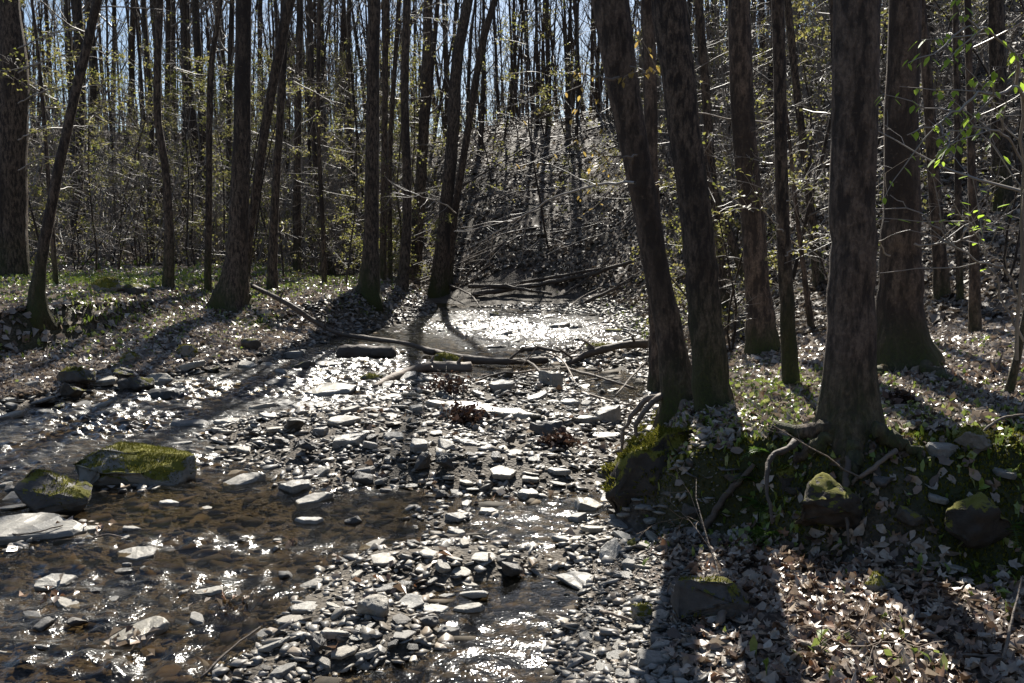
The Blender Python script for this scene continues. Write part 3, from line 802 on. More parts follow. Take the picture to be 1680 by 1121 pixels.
# dead branches lying on the middle hillside
mb = MB()
for k in range(130):
    a = rng.uniform(-.13, .15); r = rng.uniform(24.5, 43); x, y = r * math.sin(a), r * math.cos(a)
    az = rng.normal() * .5 + (0 if rng.random() < .5 else math.pi); L_ = rng.uniform(1.0, 4.0)
    q = np.array([[x + L_ * t_ * math.cos(az), y + L_ * t_ * math.sin(az) * .5] for t_ in np.linspace(0, 1, 7)]) + np.cumsum(rng.normal(size=(7, 2)) * .08, 0)
    z = height(q[:, 0], q[:, 1]) + .06 + .35 * rng.random() * np.sin(np.linspace(0, math.pi, 7))
    p = np.column_stack([q, z]); rb = rng.uniform(.008, .03)
    tube(mb, p, np.linspace(rb, rb * .3, 7), 4, cap=False)
    if rng.random() < .7: twigs(mb, rng, p, rb, 1, 4, L_ * .4, .02, .15, 3, None, 0, .05, .004)
tag(mb.build('dead_branches', M['twig']), 'pale dead branches strewn over the steep middle hillside', 'branches', kind='stuff')

# ------------------------------------------------------------------ stones
from mathutils import noise as mnoise

def stone_mat(name, dark, light, tan, rough=.5, moss=0.0, spec=.5):
    N = NT(name); c = coords(N)
    rnd = N.n('ObjectInfo').outputs['Random']
    base = N.ramp(rnd, [(0, dark), (.35, light), (.6, tan), (.8, light), (1, tuple(d * 1.25 for d in dark))])
    n1 = N.noise(c, 7, 5, .65); n2 = N.noise(N.map(c, (1, 1, 6)), 14, 4, .7); n3 = N.noise(c, 60, 2, .6)
    col = N.mix(N.math('MULTIPLY', N.ramp(n1, [(.35, 0), (.68, 1)]), .65), base, tuple(d * .65 for d in dark))
    col = N.mix(N.math('MULTIPLY', N.ramp(n2, [(.52, 0), (.62, 1)]), .35), col, tan)
    h = N.math('ADD', N.math('MULTIPLY', n2, .7), N.math('MULTIPLY', n3, .25))
    r = N.ramp(n1, [(.3, rough - .12), (.7, rough + .2)])
    if moss > 0:
        up = N.n('SeparateXYZ', Vector=N.n('NewGeometry').outputs['Normal']).outputs['Z']
        mn = N.noise(c, 4.5, 5, .65)
        f = N.math('ADD', N.math('MULTIPLY', up, .5), N.math('MULTIPLY', N.math('SUBTRACT', mn, .5), 2.0))
        f = N.ramp(f, [(1.05 - moss, 0), (1.15 - moss, 1)])
        fz = N.noise(c, 110, 3, .7)
        col = N.mix(f, col, N.mix(fz, (.06, .07, .008), (.25, .22, .03)))
        r = N.mix(f, r, (.95, .95, .95))
        h = N.math('ADD', h, N.math('MULTIPLY', f, N.math('ADD', .4, fz)))
    return N.done(N.principled(Base__Color=col, Roughness=r, Specular__IOR__Level=spec, Normal=N.bump(h, .6, .012)))

M['slate'] = stone_mat('slate', (.15, .142, .128), (.33, .31, .27), (.34, .30, .235), .5)
M['dark_stone'] = stone_mat('dark_stone', (.05, .047, .043), (.10, .09, .078), (.09, .075, .058), .5)
M['pale_slate'] = stone_mat('pale_slate', (.24, .23, .205), (.36, .34, .30), (.38, .335, .25), .4)
M['mossy_stone'] = stone_mat('mossy_stone', (.15, .145, .13), (.28, .27, .245), (.26, .23, .17), .55, .86)
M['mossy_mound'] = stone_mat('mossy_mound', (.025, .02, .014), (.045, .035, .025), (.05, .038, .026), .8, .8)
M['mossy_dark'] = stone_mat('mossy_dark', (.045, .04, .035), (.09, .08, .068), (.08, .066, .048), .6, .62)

def rough_up(bm, amp, freq, seed):
    off = Vector((seed * 3.7, seed * 1.3, seed * 2.1))
    bm.normal_update()
    for v in bm.verts:
        d = mnoise.fractal(v.co * freq + off, 1.0, 2.0, 4)
        v.co += v.normal * d * amp

def slab_mesh(name, seed, mat, ratio=.7, thick=.16, n=7, fine=False, point=0.0, steps=True):
    rng = np.random.default_rng(seed)
    bm = bmesh.new()
    a = np.sort((np.arange(n) + rng.uniform(-.36, .36, n)) / n * 2 * math.pi)
    rad = rng.uniform(.78, 1.1, n)
    ox = np.cos(a) * rad * .5; oy = np.sin(a) * rad * .5 * ratio
    if point: ox = ox * (1 + point * (ox > 0))
    tl = rng.normal(size=2) * .10
    for k in range(n):
        ins = rng.uniform(.84, .99)
        zt = thick * (.82 + rng.uniform(-.12, .12)) + thick * (tl[0] * ox[k] + tl[1] * oy[k]) * 2
        bm.verts.new((ox[k] * ins, oy[k] * ins, zt))
        bm.verts.new((ox[k] * 1.03, oy[k] * 1.03, thick * rng.uniform(.35, .62)))
        bm.verts.new((ox[k] * .93, oy[k] * .93, -thick * .25))
    bmesh.ops.convex_hull(bm, input=bm.verts)
    bmesh.ops.dissolve_limit(bm, angle_limit=.12, verts=bm.verts, edges=bm.edges)
    bmesh.ops.bevel(bm, geom=bm.edges[:] + bm.verts[:], offset=.010, segments=1, affect='EDGES', profile=.5, clamp_overlap=True)
    bmesh.ops.triangulate(bm, faces=bm.faces)
    bmesh.ops.subdivide_edges(bm, edges=[e for e in bm.edges if e.calc_length() > .12], cuts=1, use_grid_fill=True)
    bmesh.ops.triangulate(bm, faces=bm.faces)
    if fine:
        bmesh.ops.subdivide_edges(bm, edges=[e for e in bm.edges if e.calc_length() > .08], cuts=1, use_grid_fill=True)
        bmesh.ops.triangulate(bm, faces=bm.faces)
        rough_up(bm, .022, 6, seed)
    rough_up(bm, .016, 2.6, seed + 1)
    for f in bm.faces: f.smooth = False
    me = bpy.data.meshes.new(name); bm.to_mesh(me); bm.free(); me.materials.append(mat); return me

def boulder_mesh(name, seed, mat, ratio=.75, high=.45, blocky=.6, npts=16, fine=3, lump=1.0):
    rng = np.random.default_rng(seed)
    bm = bmesh.new()
    for k in range(npts):
        d = rng.normal(size=3); d /= np.linalg.norm(d)
        b = d / np.abs(d).max(); d = d * (1 - blocky) + b * blocky * .8
        bm.verts.new((d[0] * .5, d[1] * .5 * ratio, d[2] * .55 * high + high * .45))
    bmesh.ops.convex_hull(bm, input=bm.verts)
    bmesh.ops.delete(bm, geom=[v for v in bm.verts if not v.link_faces], context='VERTS')
    bmesh.ops.bevel(bm, geom=bm.edges[:] + bm.verts[:], offset=.035, segments=2, affect='EDGES', profile=.6, clamp_overlap=True)
    bmesh.ops.triangulate(bm, faces=bm.faces)
    for it in range(fine):
        lim = (.2, .12, .065)[min(it, 2)]
        es = [e for e in bm.edges if e.calc_length() > lim]
        if not es: break
        bmesh.ops.subdivide_edges(bm, edges=es, cuts=1, use_grid_fill=True)
        bmesh.ops.triangulate(bm, faces=bm.faces)
    rough_up(bm, .05 * lump, 2.2, seed); rough_up(bm, .022 * lump, 7, seed + 3)
    for f in bm.faces: f.smooth = True
    me = bpy.data.meshes.new(name); bm.to_mesh(me); bm.free(); me.materials.append(mat); return me

SLABS = [slab_mesh('flat_stone', 300 + k, M['slate'], rt, th, n) for k, (rt, th, n) in enumerate([(.7, .14, 6), (.8, .20, 7), (.55, .12, 5), (.65, .26, 6), (.9, .10, 8), (.5, .18, 7), (.75, .30, 5), (.6, .09, 6), (.85, .16, 5), (.45, .22, 6)])]
PALES = [slab_mesh('flat_stone', 340 + k, M['pale_slate'], rt, th, n) for k, (rt, th, n) in enumerate([(.7, .12, 7), (.6, .16, 6), (.85, .10, 8), (.5, .2, 6)])]
DARKS = [boulder_mesh('stone', 360 + k, M['dark_stone'], .8, .5, .6, 14, 2) for k in range(4)]
MOSSY = [boulder_mesh('mossy_stone', 380 + k, M['mossy_dark'], .8, .55, .45, 14, 3) for k in range(3)]

def place(o, px, py, w, rz=0, tilt=(0, 0), sink=.05, sy=1, sz=1, w_is_px=True):
    p = at(px, py)
    s = w * math.hypot(p.x, p.y) / FPX if w_is_px else w
    top = max(v.co.z for v in o.data.vertices) * s * sz
    o.location = (p.x, p.y, max(p.z - sink * s * .3, float(zwater(p.y)) - .45 * top))
    o.scale = (s, s * sy, s * sz)
    o.rotation_euler = Euler((math.radians(tilt[0]), math.radians(tilt[1]), math.radians(rz)), 'XYZ')
    return s

# stones one can tell apart: name, pixel of the middle of the foot, width px, mesh, turn, tilt, label
HERO = []
def hero(name, px, py, w, me, label, rz=0, tilt=(0, 0), sy=1, sz=1, cat='stone', sink=.12, group=None):
    o = link(name, me); place(o, px, py, w, rz, tilt, sink, sy, sz)
    tag(o, label, cat, group); HERO.append((px, py, w)); return o
S = lambda k, m='slate', **kw: slab_mesh('flat_stone', 400 + k, M[m], fine=True, **kw)
B = lambda k, m='dark_stone', **kw: boulder_mesh('boulder', 500 + k, M[m], **kw)

hero('mossy_boulder', 226, 788, 205, B(1, 'mossy_stone', ratio=.62, high=.37, blocky=.4, npts=24), 'large boulder capped with yellow green moss in the shallow stream', 8, (0, 3), cat='boulder')
hero('boulder', 97, 838, 128, B(2, 'mossy_dark', ratio=.7, high=.68, blocky=.75), 'dark blocky boulder beside the large moss capped boulder', -8, cat='boulder')
hero('flat_stone', 48, 872, 160, S(3, ratio=.75, thick=.14, n=7), 'broad flat grey slab at the left edge below the dark blocky boulder', 10, (4, 2))
hero('flat_stone', 225, 916, 80, S(4, ratio=.7, thick=.15, n=6), 'flat grey stone with a twig behind it alone in the left shallows', -10, (5, -4))
hero('flat_stone', 93, 962, 62, S(5, ratio=.7, thick=.22, n=7), 'rounded pale stone with wet foot in the brown shallows at left', 25, (8, 4))
hero('flat_stone', 228, 1046, 92, S(6, 'pale_slate', ratio=.6, thick=.20, n=6), 'tilted pale slab with brown leaves caught at its foot in the near shallows', 30, (12, -14))
hero('flat_stone', 344, 978, 52, S(7, ratio=.6, thick=.2, n=6), 'pale wedge stone beside a clump of wet leaves', -5, (6, -8))
hero('flat_stone', 150, 874, 34, S(8, 'pale_slate', ratio=.6, thick=.2, n=6), 'small pale stone just right of the broad flat grey slab', 5)
hero('flat_stone', 276, 830, 32, S(9, 'pale_slate', ratio=.5, thick=.2, n=7), 'small white stone in open water below the moss capped boulder', 0)
hero('flat_stone', 217, 874, 30, S(10, ratio=.5, thick=.3, n=5), 'small pale brick shaped stone in open water', 3)
hero('flat_stone', 400, 795, 74, S(11, ratio=.6, thick=.22, n=6), 'wedge slab tilted up beside the pool right of the mossy boulder', 25, (4, -18))
hero('flat_stone', 520, 782, 56, S(12, ratio=.6, thick=.2, n=6), 'slab tilted up steeply at the top of the left pool stones', 30, (4, -22))
hero('flat_stone', 486, 804, 70, S(13, ratio=.6, thick=.26, n=6), 'brownish stone wedged below the steeply tilted slab', 15, (6, -8))
hero('flat_stone', 513, 826, 66, S(14, 'pale_slate', ratio=.6, thick=.18, n=5), 'pale angular slab with a shaded front edge at the pool side', 22, (6, -14))
hero('flat_stone', 507, 862, 48, S(15, 'pale_slate', ratio=.6, thick=.28, n=6), 'whitish cracked stone below the pale angular slab', -4)
hero('boulder', 272, 652, 66, B(16, 'dark_stone', ratio=.7, high=.36, blocky=.8), 'dark rectangular boulder standing in the rapid water', -6, cat='boulder')
hero('boulder', 462, 632, 62, B(17, 'dark_stone', ratio=.6, high=.26, blocky=.5), 'low dark wet boulder in the upper rapid', 4, cat='boulder')
hero('flat_stone', 532, 646, 108, S(18, 'pale_slate', ratio=.6, thick=.13, n=6), 'large pale slab at the edge of the rapid', 14, (5, -7))
hero('flat_stone', 515, 670, 84, S(19, ratio=.5, thick=.12, n=6), 'long tan slab lying in front of the large pale slab', 0, (3, 0))
hero('flat_stone', 312, 700, 72, S(20, ratio=.6, thick=.16, n=6), 'grey slab at the left tip of the gravel bar', 12)
hero('flat_stone', 385, 694, 70, S(21, ratio=.5, thick=.12, n=6), 'smooth grey slab next to the left tip of the gravel bar', -6)
hero('long_slab', 795, 684, 165, S(22, 'pale_slate', ratio=.34, thick=.15, n=9), 'long pale slab with a blunt shaded end in the middle of the gravel bar', -9, (3, 5), cat='stone')
hero('boulder', 897, 718, 66, B(23, 'dark_stone', ratio=.8, high=.55, blocky=.2), 'rounded dark brown boulder at the right end of the gravel bar', 0, cat='boulder')
hero('stone_block', 692, 772, 46, B(24, 'dark_stone', ratio=.6, high=.75, blocky=.85), 'dark angular block tilted left in the gravel bar', 20, (10, -16), cat='stone')
hero('stone_block', 726, 772, 44, B(25, 'dark_stone', ratio=.6, high=.75, blocky=.85), 'darker angular block leaning right beside its twin', -20, (8, 22), cat='stone')
hero('flat_stone', 572, 728, 66, S(26, ratio=.6, thick=.26, n=5), 'blue grey angular slab with a dark front on the bar edge', 25, (8, -8))
hero('flat_stone', 988, 716, 66, S(27, 'pale_slate', ratio=.5, thick=.10, n=8), 'very pale thin plate by the mossy bank edge', 3, (2, 0))
hero('mossy_rock', 732, 604, 64, B(28, 'mossy_stone', ratio=.7, high=.46, blocky=.6), 'block covered in bright yellow moss behind the short log', 10, (0, 12), cat='stone')
hero('mossy_rock', 608, 624, 44, B(29, 'mossy_stone', ratio=.6, high=.28, blocky=.5), 'low rock with yellow moss at the left end of the short log', 0, cat='stone')
hero('flat_stone', 672, 622, 40, S(30, ratio=.7, thick=.3, n=6), 'grey stone under the tip of the long fallen pole', 40, (8, -12))
hero('stone_block', 900, 630, 48, S(31, ratio=.5, thick=.5, n=5), 'grey slab propped upright against the driftwood', 20, (-20, 14))
hero('flat_stone', 998, 692, 56, S(32, ratio=.6, thick=.5, n=6), 'pale block standing in the pool before the leaning trunks', 10, (4, -6))
hero('flat_stone', 950, 690, 70, S(33, 'pale_slate', ratio=.45, thick=.14, n=7), 'pale flat stone left of the pale block in the pool', 0)
hero('flat_stone', 925, 662, 60, S(34, ratio=.55, thick=.14, n=7), 'tan flat stone at the upper rim of the brown pool', -5)
hero('flat_stone', 962, 838, 62, S(35, 'pale_slate', ratio=.7, thick=.40, n=5), 'pale square block with a shaded left side at the right bank edge', 20, (10, 10))
hero('flat_stone', 1002, 816, 62, S(36, ratio=.55, thick=.14, n=6), 'grey slab sloping up behind the pale square block', 35, (6, -14))
hero('flat_stone', 1004, 786, 52, S(37, 'mossy_stone', ratio=.5, thick=.14, n=6), 'thin slab with a mossy tip wedged under the mossy bank', -25, (4, 16))
hero('flat_stone', 1000, 912, 78, S(38, ratio=.5, thick=.12, n=5), 'big grey slab leaning steeply against the right bank stones', 58, (14, -32))
hero('flat_stone', 968, 955, 112, S(39, ratio=.62, thick=.08, n=8), 'wide grooved slab lying half in the water at the right bank', -14, (4, 6))
hero('flat_stone', 935, 886, 62, S(40, ratio=.35, thick=.12, n=7), 'narrow flat stone reaching into the sparkling water', 0)
hero('flat_stone', 1034, 898, 40, S(41, 'mossy_stone', ratio=.5, thick=.16, n=6), 'upright plate just right of the big leaning slab', 60, (20, -40))
hero('mossy_rock', 1163, 1012, 145, B(42, 'mossy_dark', ratio=.6, high=.52, blocky=.6), 'broad mossy rock in the shade at the foot of the right bank', -4, cat='boulder')
hero('flat_stone', 1420, 1092, 100, S(43, ratio=.6, thick=.07, n=6), 'flat grey slab half buried in the leaf litter', -12, (3, 6))
hero('stone', 1374, 826, 56, B(44, 'slate', ratio=.8, high=.55, blocky=.4), 'pale sunlit stone perched on the dark mossy rock pile', 10, cat='stone')
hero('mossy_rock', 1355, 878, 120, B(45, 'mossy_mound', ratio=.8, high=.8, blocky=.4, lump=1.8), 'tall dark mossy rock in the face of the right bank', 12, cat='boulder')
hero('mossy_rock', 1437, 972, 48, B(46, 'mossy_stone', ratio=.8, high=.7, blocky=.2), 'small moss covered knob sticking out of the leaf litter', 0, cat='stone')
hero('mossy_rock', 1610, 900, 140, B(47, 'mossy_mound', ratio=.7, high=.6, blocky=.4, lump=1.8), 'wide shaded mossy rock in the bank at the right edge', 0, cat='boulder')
hero('mossy_rock', 1600, 735, 70, B(48, 'mossy_stone', ratio=.7, high=.5, blocky=.2), 'sunlit moss mound on top of the right bank', 0, cat='stone')
hero('flat_stone', 1072, 1085, 84, S(49, ratio=.6, thick=.2, n=7), 'smooth grey slab at the near foot of the right bank', 20, (6, 6))
hero('flat_stone', 1034, 1108, 62, S(50, ratio=.6, thick=.12, n=7), 'thin pale stone at the bottom edge beside the smooth grey slab', 0, (4, 4))
hero('mossy_rock', 1050, 1018, 46, B(51, 'mossy_stone', ratio=.7, high=.7, blocky=.3), 'moss tufted stone on the gravel left of the broad mossy rock', 0, cat='stone')
hero('flat_stone', 1095, 975, 70, S(52, ratio=.5, thick=.14, n=6), 'partly shaded slab above the moss tufted stone', 5, (6, -4))
hero('stone', 725, 820, 30, B(53, 'dark_stone', ratio=.8, high=.6, blocky=.2), 'small rounded brown stone in the wet gravel', 0)
hero('flat_stone', 800, 845, 46, S(54, 'pale_slate', ratio=.6, thick=.3, n=5), 'pale triangular stone above the sparkling shallows', 10, (8, 14))
hero('flat_stone', 748, 852, 46, S(55, ratio=.6, thick=.24, n=6), 'grey stone with a dark underside left of the pale triangular stone', 0, (6, 10))
hero('flat_stone', 750, 880, 34, S(56, 'pale_slate', ratio=.6, thick=.22, n=6), 'whitish wedge stone in the middle of the near gravel', 0, (4, 8))
hero('boulder', 612, 1010, 66, B(57, 'slate', ratio=.8, high=.55, blocky=.5), 'rounded pale cobble largest of the near gravel pile', 10, cat='stone')
hero('flat_stone', 668, 996, 66, S(58, 'pale_slate', ratio=.7, thick=.14, n=5), 'pale triangular slab leaning on the near gravel pile', 40, (14, -16))
hero('flat_stone', 640, 970, 96, S(59, 'dark_stone', ratio=.35, thick=.16, n=6), 'long dark stone lying across the near gravel pile', 12, (4, -6))
hero('boulder', 704, 1030, 40, B(60, 'dark_stone', ratio=.8, high=.55, blocky=.4), 'dark wet cobble at the right of the near gravel pile', 0, cat='stone')
hero('boulder', 735, 1046, 44, B(61, 'slate', ratio=.7, high=.5, blocky=.3), 'smooth grey cobble at the rim of the near pool', 0, cat='stone')
hero('flat_stone', 770, 1008, 52, S(62, ratio=.5, thick=.3, n=7), 'tan stone in the water left of the near pool', 5)
hero('flat_stone', 505, 998, 60, S(63, ratio=.75, thick=.12, n=7), 'flat grey round slab left of the near gravel pile', 10)
hero('flat_stone', 512, 965, 44, S(64, ratio=.6, thick=.24, n=6), 'pale tilted stone at the head of the near gravel pile', 20, (6, -16))
hero('boulder', 580, 862, 32, B(65, 'dark_stone', ratio=.8, high=.6, blocky=.2), 'small dark cobble with a pale neighbour in open water', 0, cat='stone')
hero('flat_stone', 560, 924, 34, S(66, 'dark_stone', ratio=.6, thick=.3, n=7), 'lone dark pebble in the brown water', 0)
hero('boulder', 228, 640, 50, B(67, 'mossy_dark', ratio=.8, high=.6, blocky=.3), 'grey boulder with a mossy crown at the left waterline', 0, cat='boulder')
hero('boulder', 262, 634, 56, B(68, 'slate', ratio=.7, high=.5, blocky=.3), 'smooth grey boulder behind the dark rectangular boulder', 10, cat='boulder')
hero('boulder', 206, 642, 30, B(69, 'dark_stone', ratio=.8, high=.7, blocky=.4), 'brown stump shaped stone at the left waterline', 0, cat='stone')
hero('boulder', 128, 636, 62, B(70, 'mossy_dark', ratio=.7, high=.6, blocky=.4), 'mossy dark boulder on the shaded left shore', 0, cat='boulder')
hero('boulder', 52, 640, 32, B(71, 'slate', ratio=.5, high=.7, blocky=.3), 'upright round grey stone on the left shore', 0, cat='stone')
hero('mossy_rock', 214, 598, 36, B(72, 'mossy_stone', ratio=.8, high=.6, blocky=.6), 'small bright mossy block on the left bank slope', 8, cat='stone')
hero('mossy_rock', 306, 588, 38, B(73, 'mossy_stone', ratio=.8, high=.6, blocky=.3), 'round mossy stone half sunk in the leafy left bank', 0, cat='stone')
hero('mossy_rock', 408, 575, 44, B(74, 'mossy_dark', ratio=.8, high=.5, blocky=.4), 'mossy stone in the shadow below the thick bank tree', 0, cat='stone')
hero('mossy_boulder', 176, 484, 52, B(75, 'mossy_stone', ratio=.8, high=.55, blocky=.2), 'left mossy boulder of the pair on the sunlit terrace', 0, cat='boulder')
hero('mossy_boulder', 214, 485, 48, B(76, 'mossy_dark', ratio=.8, high=.42, blocky=.3), 'right flatter boulder of the pair on the sunlit terrace', 0, cat='boulder')
hero('boulder', 948, 540, 32, B(77, 'dark_stone', ratio=.8, high=.5, blocky=.4), 'dark boulder in the bright upper stream', 0, cat='boulder')
hero('flat_stone', 915, 538, 44, S(78, 'pale_slate', ratio=.6, thick=.25, n=6), 'pale slab left of the dark boulder in the upper stream', 15, (0, -12))
hero('boulder', 812, 520, 22, B(79, 'mossy_dark', ratio=.8, high=.7, blocky=.3), 'dark boulder at the narrow head of the stream', 0, cat='boulder')
hero('flat_stone', 816, 573, 34, S(80, 'dark_stone', ratio=.5, thick=.2, n=6), 'black flat stone in the bright upper stream', 0)
hero('flat_stone', 760, 541, 32, S(81, 'pale_slate', ratio=.6, thick=.2, n=6), 'pale slab at the left shore of the upper stream', 0)
hero('mossy_rock', 985, 575, 52, B(82, 'mossy_stone', ratio=.7, high=.3, blocky=.4), 'flat rock with yellow moss on the right shore upstream', 0, cat='stone')
hero('flat_stone', 1010, 546, 40, S(83, 'mossy_stone', ratio=.6, thick=.2, n=6), 'mossy topped slab below the green right shore', 20)
hero('mossy_rock', 1205, 545, 52, B(84, 'mossy_dark', ratio=.8, high=.7, blocky=.3), 'mossy boulder between the furrowed trunk and the tall bent tree', 0, cat='boulder')
hero('flat_stone', 640, 655, 52, S(85, ratio=.7, thick=.14, n=5), 'pale angular slab on the bar below the short log', 30, (4, -8))
hero('flat_stone', 612, 672, 46, S(86, ratio=.7, thick=.14, n=6), 'flat grey slab beside the pale angular slab of the bar', 10)
hero('flat_stone', 780, 730, 60, S(87, ratio=.6, thick=.12, n=6), 'bluish flat slab before the long pale slab', -10, (3, 6))
hero('flat_stone', 1545, 742, 50, S(88, 'pale_slate', ratio=.7, thick=.3, n=6), 'pale stone in the shaded litter behind the right bank edge', 10)

# the other stones large enough to count
FIELDS = [  # polygon in px, number, size range px, label, group
 ([(560, 640), (700, 625), (1000, 620), (1020, 690), (930, 720), (880, 700), (560, 730)], 54, (16, 42), 'grey slate stone among many alike on the middle gravel bar', 'stones of the middle gravel bar'),
 ([(290, 690), (480, 665), (580, 690), (560, 750), (300, 745)], 22, (14, 40), 'flat grey stone on the left part of the gravel bar', 'stones of the left gravel bar'),
 ([(560, 735), (900, 725), (930, 800), (800, 840), (560, 800)], 40, (14, 38), 'wet grey stone on the lower side of the gravel bar', 'stones of the lower gravel bar'),
 ([(590, 900), (820, 880), (840, 960), (700, 1070), (420, 1115), (430, 1040), (560, 960)], 44, (16, 48), 'grey stone heaped on the near gravel spit', 'stones of the near gravel spit'),
 ([(940, 860), (1040, 780), (1080, 880), (1050, 960), (980, 930)], 18, (16, 40), 'angular stone piled along the foot of the right bank', 'stones at the foot of the right bank'),
 ([(940, 1040), (1080, 990), (1120, 1110), (960, 1118)], 14, (14, 40), 'small grey stone on the near right gravel', 'stones of the near right gravel'),
 ([(0, 650), (200, 625), (330, 600), (560, 575), (560, 600), (330, 640), (180, 668), (0, 690)], 28, (12, 40), 'stone along the left waterline', 'stones along the left waterline'),
 ([(740, 525), (960, 520), (1040, 560), (1050, 610), (900, 600), (720, 545)], 22, (10, 30), 'stone in the bright upper stream', 'stones of the upper stream'),
 ([(250, 830), (560, 770), (620, 850), (420, 1000), (0, 1110), (0, 900)], 24, (12, 34), 'small stone breaking the surface of the brown shallows', 'stones of the brown shallows'),
 ([(0, 800), (120, 790), (60, 840), (0, 850)], 8, (14, 44), 'grey stone packed beside the dark blocky boulder', 'stones beside the dark boulder'),
]
def inside(poly, x, y):
    c = False; n = len(poly)
    for a in range(n):
        x1, y1 = poly[a]; x2, y2 = poly[a - 1]
        if (y1 > y) != (y2 > y) and x < (x2 - x1) * (y - y1) / (y2 - y1) + x1: c = not c
    return c
rng = np.random.default_rng(21)
placed = [(p[0], p[1], p[2]) for p in HERO]
for poly, cnt, (s0, s1), lab, grp in FIELDS:
    xs = [p[0] for p in poly]; ys_ = [p[1] for p in poly]; n_ = 0; tr_ = 0
    while n_ < cnt and tr_ < cnt * 60:
        tr_ += 1
        px, py = rng.uniform(min(xs), max(xs)), rng.uniform(min(ys_), max(ys_))
        if not inside(poly, px, py): continue
        w = (s0 + (s1 - s0) * rng.random() ** 1.5) * 1.55
        if any(abs(px - q[0]) < (w + q[2]) * .36 and abs(py - q[1]) < (w + q[2]) * .16 for q in placed): continue
        placed.append((px, py, w)); n_ += 1
        u = rng.random()
        me = SLABS[rng.integers(len(SLABS))] if u < .62 else PALES[rng.integers(len(PALES))] if u < .84 else DARKS[rng.integers(len(DARKS))]
        if 'left waterline' in lab and u > .8: me = MOSSY[rng.integers(3)]
        tl_ = 9
        if 'shallows' in lab:
            tl_ = 15; me = (SLABS[rng.integers(len(SLABS))] if u < .6 else DARKS[rng.integers(len(DARKS))])
        o = link('stone', me)
        place(o, px, py, w, rng.uniform(0, 360), (rng.normal() * tl_, rng.normal() * tl_), -.22, rng.uniform(.75, 1.1), rng.uniform(.55, 1.15))
        tag(o, lab, 'stone', grp)

# gravel: what nobody could count
def hull_template(rng):
    bm = bmesh.new(); n = rng.integers(9, 13)
    for k in range(n):
        d = rng.normal(size=3); d /= np.linalg.norm(d)
        bm.verts.new((d[0] * .5, d[1] * .4, d[2] * .13))
    bmesh.ops.convex_hull(bm, input=bm.verts)
    bmesh.ops.delete(bm, geom=[v for v in bm.verts if not v.link_faces], context='VERTS')
    bmesh.ops.triangulate(bm, faces=bm.faces)
    bm.verts.index_update()
    v = np.array([x.co[:] for x in bm.verts]); t = np.array([[x.index for x in f.verts] for f in bm.faces]); bm.free(); return v, t
TPL = [hull_template(rng) for _ in range(14)]
def rot_all(rng, n, tilt):
    a = rng.uniform(0, 6.28, n); tx, ty = rng.normal(size=n) * tilt, rng.normal(size=n) * tilt
    ca, sa = np.cos(a), np.sin(a)
    Rz = np.zeros((n, 3, 3)); Rz[:, 0, 0] = ca; Rz[:, 0, 1] = -sa; Rz[:, 1, 0] = sa; Rz[:, 1, 1] = ca; Rz[:, 2, 2] = 1
    Rx = np.zeros((n, 3, 3)); Rx[:, 0, 0] = 1; Rx[:, 1, 1] = np.cos(tx); Rx[:, 1, 2] = -np.sin(tx); Rx[:, 2, 1] = np.sin(tx); Rx[:, 2, 2] = np.cos(tx)
    Ry = np.zeros((n, 3, 3)); Ry[:, 1, 1] = 1; Ry[:, 0, 0] = np.cos(ty); Ry[:, 0, 2] = np.sin(ty); Ry[:, 2, 0] = -np.sin(ty); Ry[:, 2, 2] = np.cos(ty)
    return Rx @ Ry @ Rz
def scatter_hulls(mb, rng, x, y, s, tilt=.3, lift=.0):
    z = height(x, y); n = len(x)
    R = rot_all(rng, n, tilt)
    k = rng.integers(0, len(TPL), n)
    for q in range(len(TPL)):
        m = k == q
        if not m.any(): continue
        v, t = TPL[q]
        sv = s[m][:, None, None] * np.stack([rng.uniform(.8, 1.3, m.sum()), rng.uniform(.7, 1.2, m.sum()), rng.uniform(.6, 1.5, m.sum())], 1)[:, None, :]
        w = np.einsum('nij,nkj->nki', R[m], v[None] * sv)
        w = w + np.stack([x[m], y[m], z[m] + lift * s[m]], 1)[:, None, :]
        off = np.arange(m.sum())[:, None, None] * len(v)
        mb.add(w.reshape(-1, 3), None, (t[None] + off).reshape(-1, 3))
mb = MB()
n = 95000
yy_ = 3.0 + 19 * rng.random(n) ** 1.9; xx_ = xl(yy_) - .8 + (xr(yy_) - xl(yy_) + 1.5) * rng.random(n)
zz2 = height(xx_, yy_); dz = zz2 - zwater(yy_)
pxx, pyy, _ = to_px(xx_, yy_, zz2)
ok = (pxx > -60) & (pxx < 1740) & (pyy < 1160)
prob = np.where(dz > -.035, .78, .40) * (1 + .8 * fbm(xx_ * 1.5, yy_ * 1.5, 91, 2))
keep = ok & (rng.random(n) < prob)
xx_, yy_ = xx_[keep], yy_[keep]
ss = (.012 + .095 * rng.random(len(xx_)) ** 2.6) * np.interp(yy_, [3, 8, 20], [.85, 1.25, 2.0])
wet = (height(xx_, yy_) < zwater(yy_) - .02)
ub = MB(); scatter_hulls(ub, rng, xx_[wet], yy_[wet], ss[wet] * rng.uniform(.9, 2.4, wet.sum()), .12, .02)
scatter_hulls(mb, rng, xx_[~wet], yy_[~wet], ss[~wet], .28, .12)
